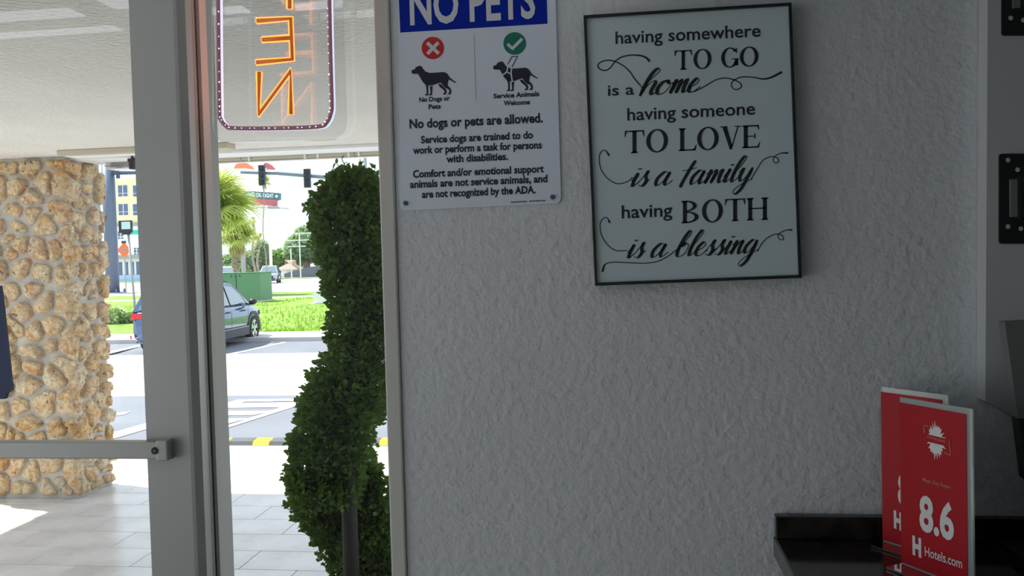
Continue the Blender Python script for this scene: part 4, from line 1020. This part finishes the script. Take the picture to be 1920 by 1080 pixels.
def tree(name, label, cat, base, ell, nleaf, size, m, seed, trunk=None, group=None):
    R = random.Random(seed); t = thing(name, label, cat, base, group); vv = []; ff = []
    for c, r in ell:
        c = Vector(c); 
        for i in range(nleaf//len(ell)):
            d = Vector((R.gauss(0, 1), R.gauss(0, 1), R.gauss(0, 1))).normalized(); p = c+Vector((d.x*r[0], d.y*r[1], d.z*r[2]))*R.uniform(.55, 1.06)
            a = Vector((R.gauss(0, 1), R.gauss(0, 1), R.gauss(0, 1))).normalized(); b = a.orthogonal().normalized(); q = len(vv); s_ = size*R.uniform(.6, 1.4)
            vv += [p-a*s_, p+b*s_*.6, p+a*s_, p-b*s_*.6]; ff.append((q, q+1, q+2, q+3))
    mb = MB(); mb.v = vv; mb.f = ff; stuff(mb.build('foliage', m, t))
    if trunk: MB().tube([Vector(base), Vector(base)+Vector((.1, 0, trunk[1]*.6)), Vector(base)+Vector((0, 0, trunk[1]))], [trunk[0]*1.2, trunk[0], trunk[0]*.7], 8).build('trunk', M['trunk'], t, smooth=True)
    return t
def E_(px, py, rx, ry, Y, dy=0):
    c = U(px, py, 'y', Y+dy); k = mpx(c); return (c, (rx*k, max(rx, ry)*k*.8, ry*k))
Y = 118
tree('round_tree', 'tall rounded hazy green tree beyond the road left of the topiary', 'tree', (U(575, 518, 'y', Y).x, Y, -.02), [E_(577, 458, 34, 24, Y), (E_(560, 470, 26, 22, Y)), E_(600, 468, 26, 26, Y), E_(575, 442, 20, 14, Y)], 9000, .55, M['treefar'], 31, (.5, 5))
tree('low_tree', 'low spreading green tree between the silver suv and the rounded tree', 'tree', (U(535, 518, 'y', Y+6).x, Y+6, -.02), [E_(530, 484, 26, 14, Y+6), E_(555, 486, 22, 14, Y+6), E_(512, 492, 16, 10, Y+6)], 5000, .5, M['tree'], 32, (.4, 3))
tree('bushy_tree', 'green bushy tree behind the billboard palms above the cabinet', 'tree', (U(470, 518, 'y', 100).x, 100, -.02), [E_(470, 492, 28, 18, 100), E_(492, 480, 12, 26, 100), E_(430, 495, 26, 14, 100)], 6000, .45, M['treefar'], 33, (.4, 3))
tree('hedge', 'green hedge shrubs behind the palm trunks across the road', 'shrub', (U(410, 523, 'y', 92).x, 92, -.02), [E_(400, 512, 30, 14, 92), E_(440, 512, 26, 14, 92)], 4000, .4, M['tree'], 34)
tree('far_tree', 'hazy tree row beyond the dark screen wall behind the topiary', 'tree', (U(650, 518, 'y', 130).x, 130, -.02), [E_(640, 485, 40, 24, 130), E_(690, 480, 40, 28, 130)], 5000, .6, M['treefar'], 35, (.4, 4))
g = G(222, 612)
tree('garden_shrub', 'small yellowish shrub on the lawn beside the stone pillar', 'shrub', g, [(g+Vector((-.1, 0, .30)), (.42, .35, .30)), (g+Vector((.35, .1, .22)), (.3, .3, .22)), (g+Vector((-.6, .1, .2)), (.3, .3, .2))], 1800, .05, M['tree'], 36)

# ================================================================== far buildings, poles and signs
Y = 125
a, b = U(213, 505, 'y', Y), U(330, 331, 'y', Y); 
t = thing('apartment_building', 'tall pale yellow building with small windows beyond the road', 'building', ((a.x+b.x)/2, Y, -.02))
zsplit = U(240, 421, 'y', Y).z
bxm((a.x, Y, zsplit+.25), (b.x, Y+12, b.z), 'upper_walls', M['ybuild'], t); bxm((a.x, Y-.2, -.02), (b.x, Y+12, zsplit-.25), 'lower_walls', M['wbuild'], t)
bxm((a.x-.2, Y-.4, zsplit-.25), (b.x, Y+12, zsplit+.25), 'ledge', M['galv'], t)
bxm((U(228, 331, 'y', Y).x, Y+.5, b.z), (b.x, Y+11, b.z+.9), 'roof_parapet', M['wbuild'], t)
def win_(x0, y0, x1, y1, yy=Y):
    p, q = U(x0, y0, 'y', yy), U(x1, y1, 'y', yy); f = bxm((p.x-.1, yy-.12, q.z-.1), (q.x+.1, yy-.001, p.z+.1), 'window', M['wbuild'], t)
    xm = (p.x+q.x)/2; zm = q.z+(p.z-q.z)*.28
    for (xa, xb) in ((p.x, xm-.08), (xm+.08, q.x)):
        for za, zb in ((q.z, zm-.05), (zm+.05, p.z)): bxm((xa, yy-.16, za), (xb, yy-.121, zb), 'pane', M['pane'], f)
for q in ((222, 348, 240, 368), (223, 383, 241, 403), (250, 348, 268, 368), (250, 383, 268, 403), (228, 470, 238, 478), (252, 465, 262, 478), (222, 434, 232, 448), (276, 348, 294, 368), (276, 383, 294, 403)): win_(*q, yy=Y if q[1] < 420 else Y-.2)
# low shop front with fence beneath
t = thing('low_building', 'low pale building with dark openings beyond the road under the yellow block', 'building', (U(235, 515, 'y', 112).x, 112, -.02))
p, q = U(200, 523, 'y', 112), U(330, 482, 'y', 112); bxm((p.x, 112, -.02), (q.x, 118, q.z), 'walls', M['wbuild'], t); bxm((p.x-.3, 111.4, q.z), (q.x, 118, q.z+.5), 'flat_roof', M['galv'], t)
for i in range(7):
    x = U(212+i*11, 500, 'y', 112).x; bxm((x, 111.92, .6), (x+.5, 111.999, q.z-.5), 'opening', M['pane'], t)
bxm((p.x, 111.8, -.02), (q.x, 111.9, .9), 'low_wall', M['plate'], t)
# dark screen wall and brown roofed house
t = thing('screen_wall', 'long dark grey screen wall with pale top beyond the road', 'wall', (U(580, 520, 'y', 112).x, 112, -.02))
p = [U(533, 513, 'y', 112), U(580, 500, 'y', 112), U(620, 497, 'y', 112), U(700, 496, 'y', 112), U(700, 521, 'y', 112), U(533, 521, 'y', 112)]
for q in p[-2:]: q.z = -.02
MB().slab(p, (0, .4, 0)).build('wall_panel', M['slate'], t)
t = thing('small_house', 'small house with brown pitched roof right of the silver suv', 'house', (U(540, 520, 'y', 113).x, 113, -.02))
p, q = U(521, 506, 'y', 113), U(553, 500, 'y', 113); bxm((p.x, 113, -.02), (q.x, 116, p.z), 'walls', M['wbuild'], t)
r = U(530, 488, 'y', 114.5)
MB().add([(p.x-.5, 112.7, p.z), (q.x+.5, 112.7, p.z), (q.x-2, 114.5, r.z), (p.x+2, 114.5, r.z), (p.x-.5, 116.3, p.z), (q.x+.5, 116.3, p.z)], [(0, 1, 2, 3), (5, 4, 3, 2), (0, 3, 4), (1, 5, 2)]).build('roof', M['roofr'], t)
# blue grey steel column with base
g = G(212, 551); k = mpx(g); r_ = 12.0*k
t = thing('steel_column', 'thick blue grey steel column on a bolted base beside the stone pillar', 'pole', g)
MB().tube([g+Vector((0, 0, .12)), (g.x, g.y, U(212, 300, 'y', g.y).z)], [r_, r_*.95], 20).build('column_shaft', M['pole'], t, smooth=True)
bxm((g.x-r_*2.4, g.y-r_*1.6, g.z-.2), (g.x+r_*3.2, g.y+r_*1.6, g.z+.07), 'concrete_footing', M['concrete'], t)
bxm((g.x-r_*1.5, g.y-r_*1.3, g.z+.071), (g.x+r_*1.5, g.y+r_*1.3, g.z+.12), 'base_plate', M['pole'], t)
for dx in (-1.25, 1.25):
    for dy in (-1.1, 1.1): MB().tube([(g.x+dx*r_, g.y+dy*r_, g.z+.12), (g.x+dx*r_, g.y+dy*r_, g.z+.35)], .07, 6).build('anchor_bolt', M['pole'], t)
ha = U(212, 324, 'y', g.y-r_*.2); hb = U(300, 322, 'y', g.y-r_*.2)
MB().tube([ha, hb], 4.2*k, 10).build('cross_arm', M['pole'], t, smooth=True)
sg_ = U(222, 328, 'y', g.y-r_); bxm((sg_.x-.12, sg_.y-.1, sg_.z-.25), (sg_.x+.12, sg_.y, sg_.z+.2), 'arm_clamp', M['signal'], t)
# flood light on leaning pole
g = G(259, 640); k = mpx(g); top = U(240.5, 436, 'y', g.y)
t = thing('flood_light', 'small square floodlight on a thin leaning grey pole', 'light', g)
MB().tube([g-Vector((0, 0, .1)), top], 2.6*k*.8, 8).build('pole', M['galv'], t, smooth=True)
p, q = U(225, 437, 'y', g.y), U(247, 413, 'y', g.y)
hd = MB().box((p.x, g.y-.07, p.z), (q.x, g.y+.05, q.z)).build('lamp_head', M['blackp'], t, bevel=.02)
p, q = U(228.5, 430, 'y', g.y-.07), U(244, 415.5, 'y', g.y-.07); MB().box((p.x, g.y-.085, p.z), (q.x, g.y-.0705, q.z)).build('lamp_lens', M['lamp'], hd)
p, q = U(231, 440, 'y', g.y), U(244, 436, 'y', g.y); MB().box((p.x, g.y-.05, p.z), (q.x, g.y+.04, q.z)).build('lamp_bracket', M['blackp'], t)
# leaning guy post on lawn
a, b = G(258, 602), U(221, 574, 'y', G(258, 602).y+.5)
tag(MB().tube([a, b], .03, 6).build('guy_wire_guard', M['galv']), 'thin grey slanting guard tube on the grass by the shrub', 'cable guard')
# orange diamond
Y = 60; c = U(232.5, 469, 'y', Y); r_ = mpx(c)*14.5
t = thing('diamond_sign', 'orange diamond road works sign on a thin post', 'road sign', (c.x, Y, gz(Y)))
MB().tube([(c.x, Y+.06, gz(Y)), (c.x, Y+.06, c.z+r_*.9)], .05, 6).build('sign_post', M['galv'], t)
MB().slab([(c.x-r_, Y, c.z), (c.x, Y, c.z-r_), (c.x+r_, Y, c.z), (c.x, Y, c.z+r_)], (0, .04, 0)).build('sign_face', M['orange'], t, bevel=.06)
MB().slab([(c.x-r_*.3, Y-.01, c.z+r_*1.2), (c.x+r_*.3, Y-.01, c.z+r_*1.2), (c.x+r_*.3, Y-.01, c.z+r_*.85), (c.x-r_*.3, Y-.01, c.z+r_*.85)], (0, .05, 0)).build('top_tag', M['signal'], t)
for i, (dz, l) in enumerate(((.22, .45), (0, .6), (-.22, .45))): bxm((c.x-r_*l, Y-.008, c.z+dz*r_-.04), (c.x+r_*l, Y-.001, c.z+dz*r_+.04), 'dark_mark', M['roofr'], t)
# green street name sign
Y = 70; p, q = U(244, 440, 'y', Y), U(285, 430, 'y', Y)
t = thing('street_sign', 'small bright green street name sign right of the floodlight', 'street sign', (q.x, Y, gz(Y)))
bxm((p.x, Y, p.z), (q.x, Y+.04, q.z), 'sign_blade', M['aqua'], t); MB().tube([(q.x-.2, Y+.1, gz(Y)), (q.x-.2, Y+.1, q.z)], .06, 6).build('sign_post', M['galv'], t)
# traffic signal mast
Y = 56
t = thing('signal_mast', 'long blue grey traffic signal mast arm with two signals above the road', 'traffic light', (U(790, 530, 'y', Y).x, Y, gz(Y)))
pts = [U(x, y, 'y', Y) for x, y in ((452, 322.5), (520, 324.5), (600, 331), (680, 338.5), (730, 344), (790, 350))]; k = mpx(pts[0])
MB().tube(pts, [3.4*k, 3.9*k, 4.1*k, 4.3*k, 4.5*k, 4.8*k], 12).build('mast_arm', M['mast'], t, smooth=True)
x = pts[-1].x; MB().tube([(x, Y, gz(Y)), (x, Y, pts[-1].z+.3)], [.2, .16], 12).build('mast_post', M['mast'], t, smooth=True)
for px, ya, yb, hw in ((490.5, 309, 348, 5.2), (575.5, 316, 352, 5.6)):
    p, q = U(px-hw, yb, 'y', Y-.35), U(px+hw, ya, 'y', Y-.35)
    h = MB().box((p.x, Y-.38, p.z), (q.x, Y-.16, q.z)).build('signal_housing', M['signal'], t, bevel=.03)
    for j in range(3):
        zc = p.z+(q.z-p.z)*(j+.5)/3; MB().tube([((p.x+q.x)/2, Y-.38, zc), ((p.x+q.x)/2, Y-.52, zc)], (q.x-p.x)*.36, 10).build('signal_visor', M['blackp'], h)
Y = 58; g = Vector((U(687, 330, 'y', Y).x, Y, gz(Y)))
k = mpx(g); tag(MB().tube([g, (g.x-.1, Y, U(686, 180, 'y', Y).z)], [3.6*k, 3.3*k], 12).build('light_pole', M['galv'], smooth=True), 'pale grey lamp post rising behind the topiary top', 'pole')
# billboard
Y = 84; Pb = Plane((0, Y, 0), (0, -1, 0))
t = thing('roadside_billboard', 'dark teal roadside billboard with white lettering and red panel on a grey post', 'billboard', (U(447, 520, 'y', Y).x, Y, gz(Y)))
MB().slab([Pb.at(*q) for q in ((452, 357), (524, 362), (523.5, 375), (452, 370.5))], (0, .5, 0)).build('top_panel', M['teal'], t)
MB().slab([Pb.at(*q) for q in ((454, 371), (518, 375), (518, 386), (454, 383))], (0, .4, 0)).build('red_panel', M['bred'], t)
m = MB(); text(m, 'AND OIL RIGHT', 463, 367.2, 513, 370.8, 6.6, Pb, .03, .03); disc(m, Pb, 518.5, 368, 2.7, .03, 10); m.build('board_lettering', M['inkw'], t)
MB().tube([Pb.at(450, 393), Pb.at(470, 391), Pb.at(490, 389), Pb.at(541, 391)], .05, 5).build('catwalk_rail', M['galv'], t)
MB().box((Pb.at(508, 388).x, Y-.9, Pb.at(508, 392).z), (Pb.at(522, 388).x, Y+.2, Pb.at(508, 387.5).z)).build('catwalk_bracket', M['galv'], t)
x = Pb.at(446.5, 400).x; MB().tube([(x, Y+.8, gz(Y)), (x, Y+.8, Pb.at(447, 360).z)], mpx(Vector((x, Y, 2)))*4.2, 12).build('billboard_post', M['galv'], t, smooth=True)
MB().box((x, Y+.5, Pb.at(447, 378).z), (Pb.at(518, 378).x, Y+.8, Pb.at(447, 374).z)).build('rear_beam', M['galv'], t)
Y = 88; Pa = Plane((0, Y, 0), (0, -1, 0)); t = thing('arched_roof_sign', 'orange and red arched sign on a pale post above the billboard', 'sign', (U(498, 520, 'y', Y).x, Y, gz(Y)))
MB().slab([Pa.at(*q) for q in ((438, 316), (442, 308), (452, 305), (463, 306), (471, 312), (476, 318), (458, 315))], (0, .3, 0)).build('orange_arch', M['salmon'], t)
MB().slab([Pa.at(*q) for q in ((494, 306), (500, 305), (508, 309), (516, 318), (506, 318), (496, 314))], (0, .3, 0)).build('red_arch', M['bred'], t)
x = Pa.at(499, 340).x; MB().tube([(x, Y+.5, gz(Y)), (x, Y+.5, Pa.at(499, 306).z)], .16, 10).build('sign_post', M['wbuild'], t, smooth=True)
MB().box((Pa.at(452, 312).x, Y+.31, Pa.at(452, 313).z), (x, Y+.5, Pa.at(452, 310).z)).build('cross_bar', M['wbuild'], t)
# power poles
for px, pt, lab in ((545, 466, 'thin utility pole left of the rounded tree crown'), (561, 438, 'taller thin utility pole in front of the rounded tree')):
    Y = 108; p = U(px, pt, 'y', Y); t = thing('utility_pole', lab, 'pole', (p.x, Y, -.02))
    MB().tube([(p.x, Y, -.02), (p.x, Y, p.z)], .09, 6).build('pole_shaft', M['wbuild'], t)
    if pt < 450:
        for dz in (0, -.9, -1.7): MB().box((p.x-1.6, Y-.15, p.z+dz-.05), (p.x+1.6, Y-.05, p.z+dz+.05)).build('cross_arm', M['wbuild'], t)
        for zz in (.1, -.8, -1.6): MB().tube([(p.x-30, Y-.1, p.z+zz+.3), (p.x-12, Y-.1, p.z+zz-.15), (p.x, Y-.1, p.z+zz), (p.x+14, Y-.1, p.z+zz-.1), (p.x+30, Y-.1, p.z+zz+.2)], .03, 4).build('power_line', M['wbuild'], t)
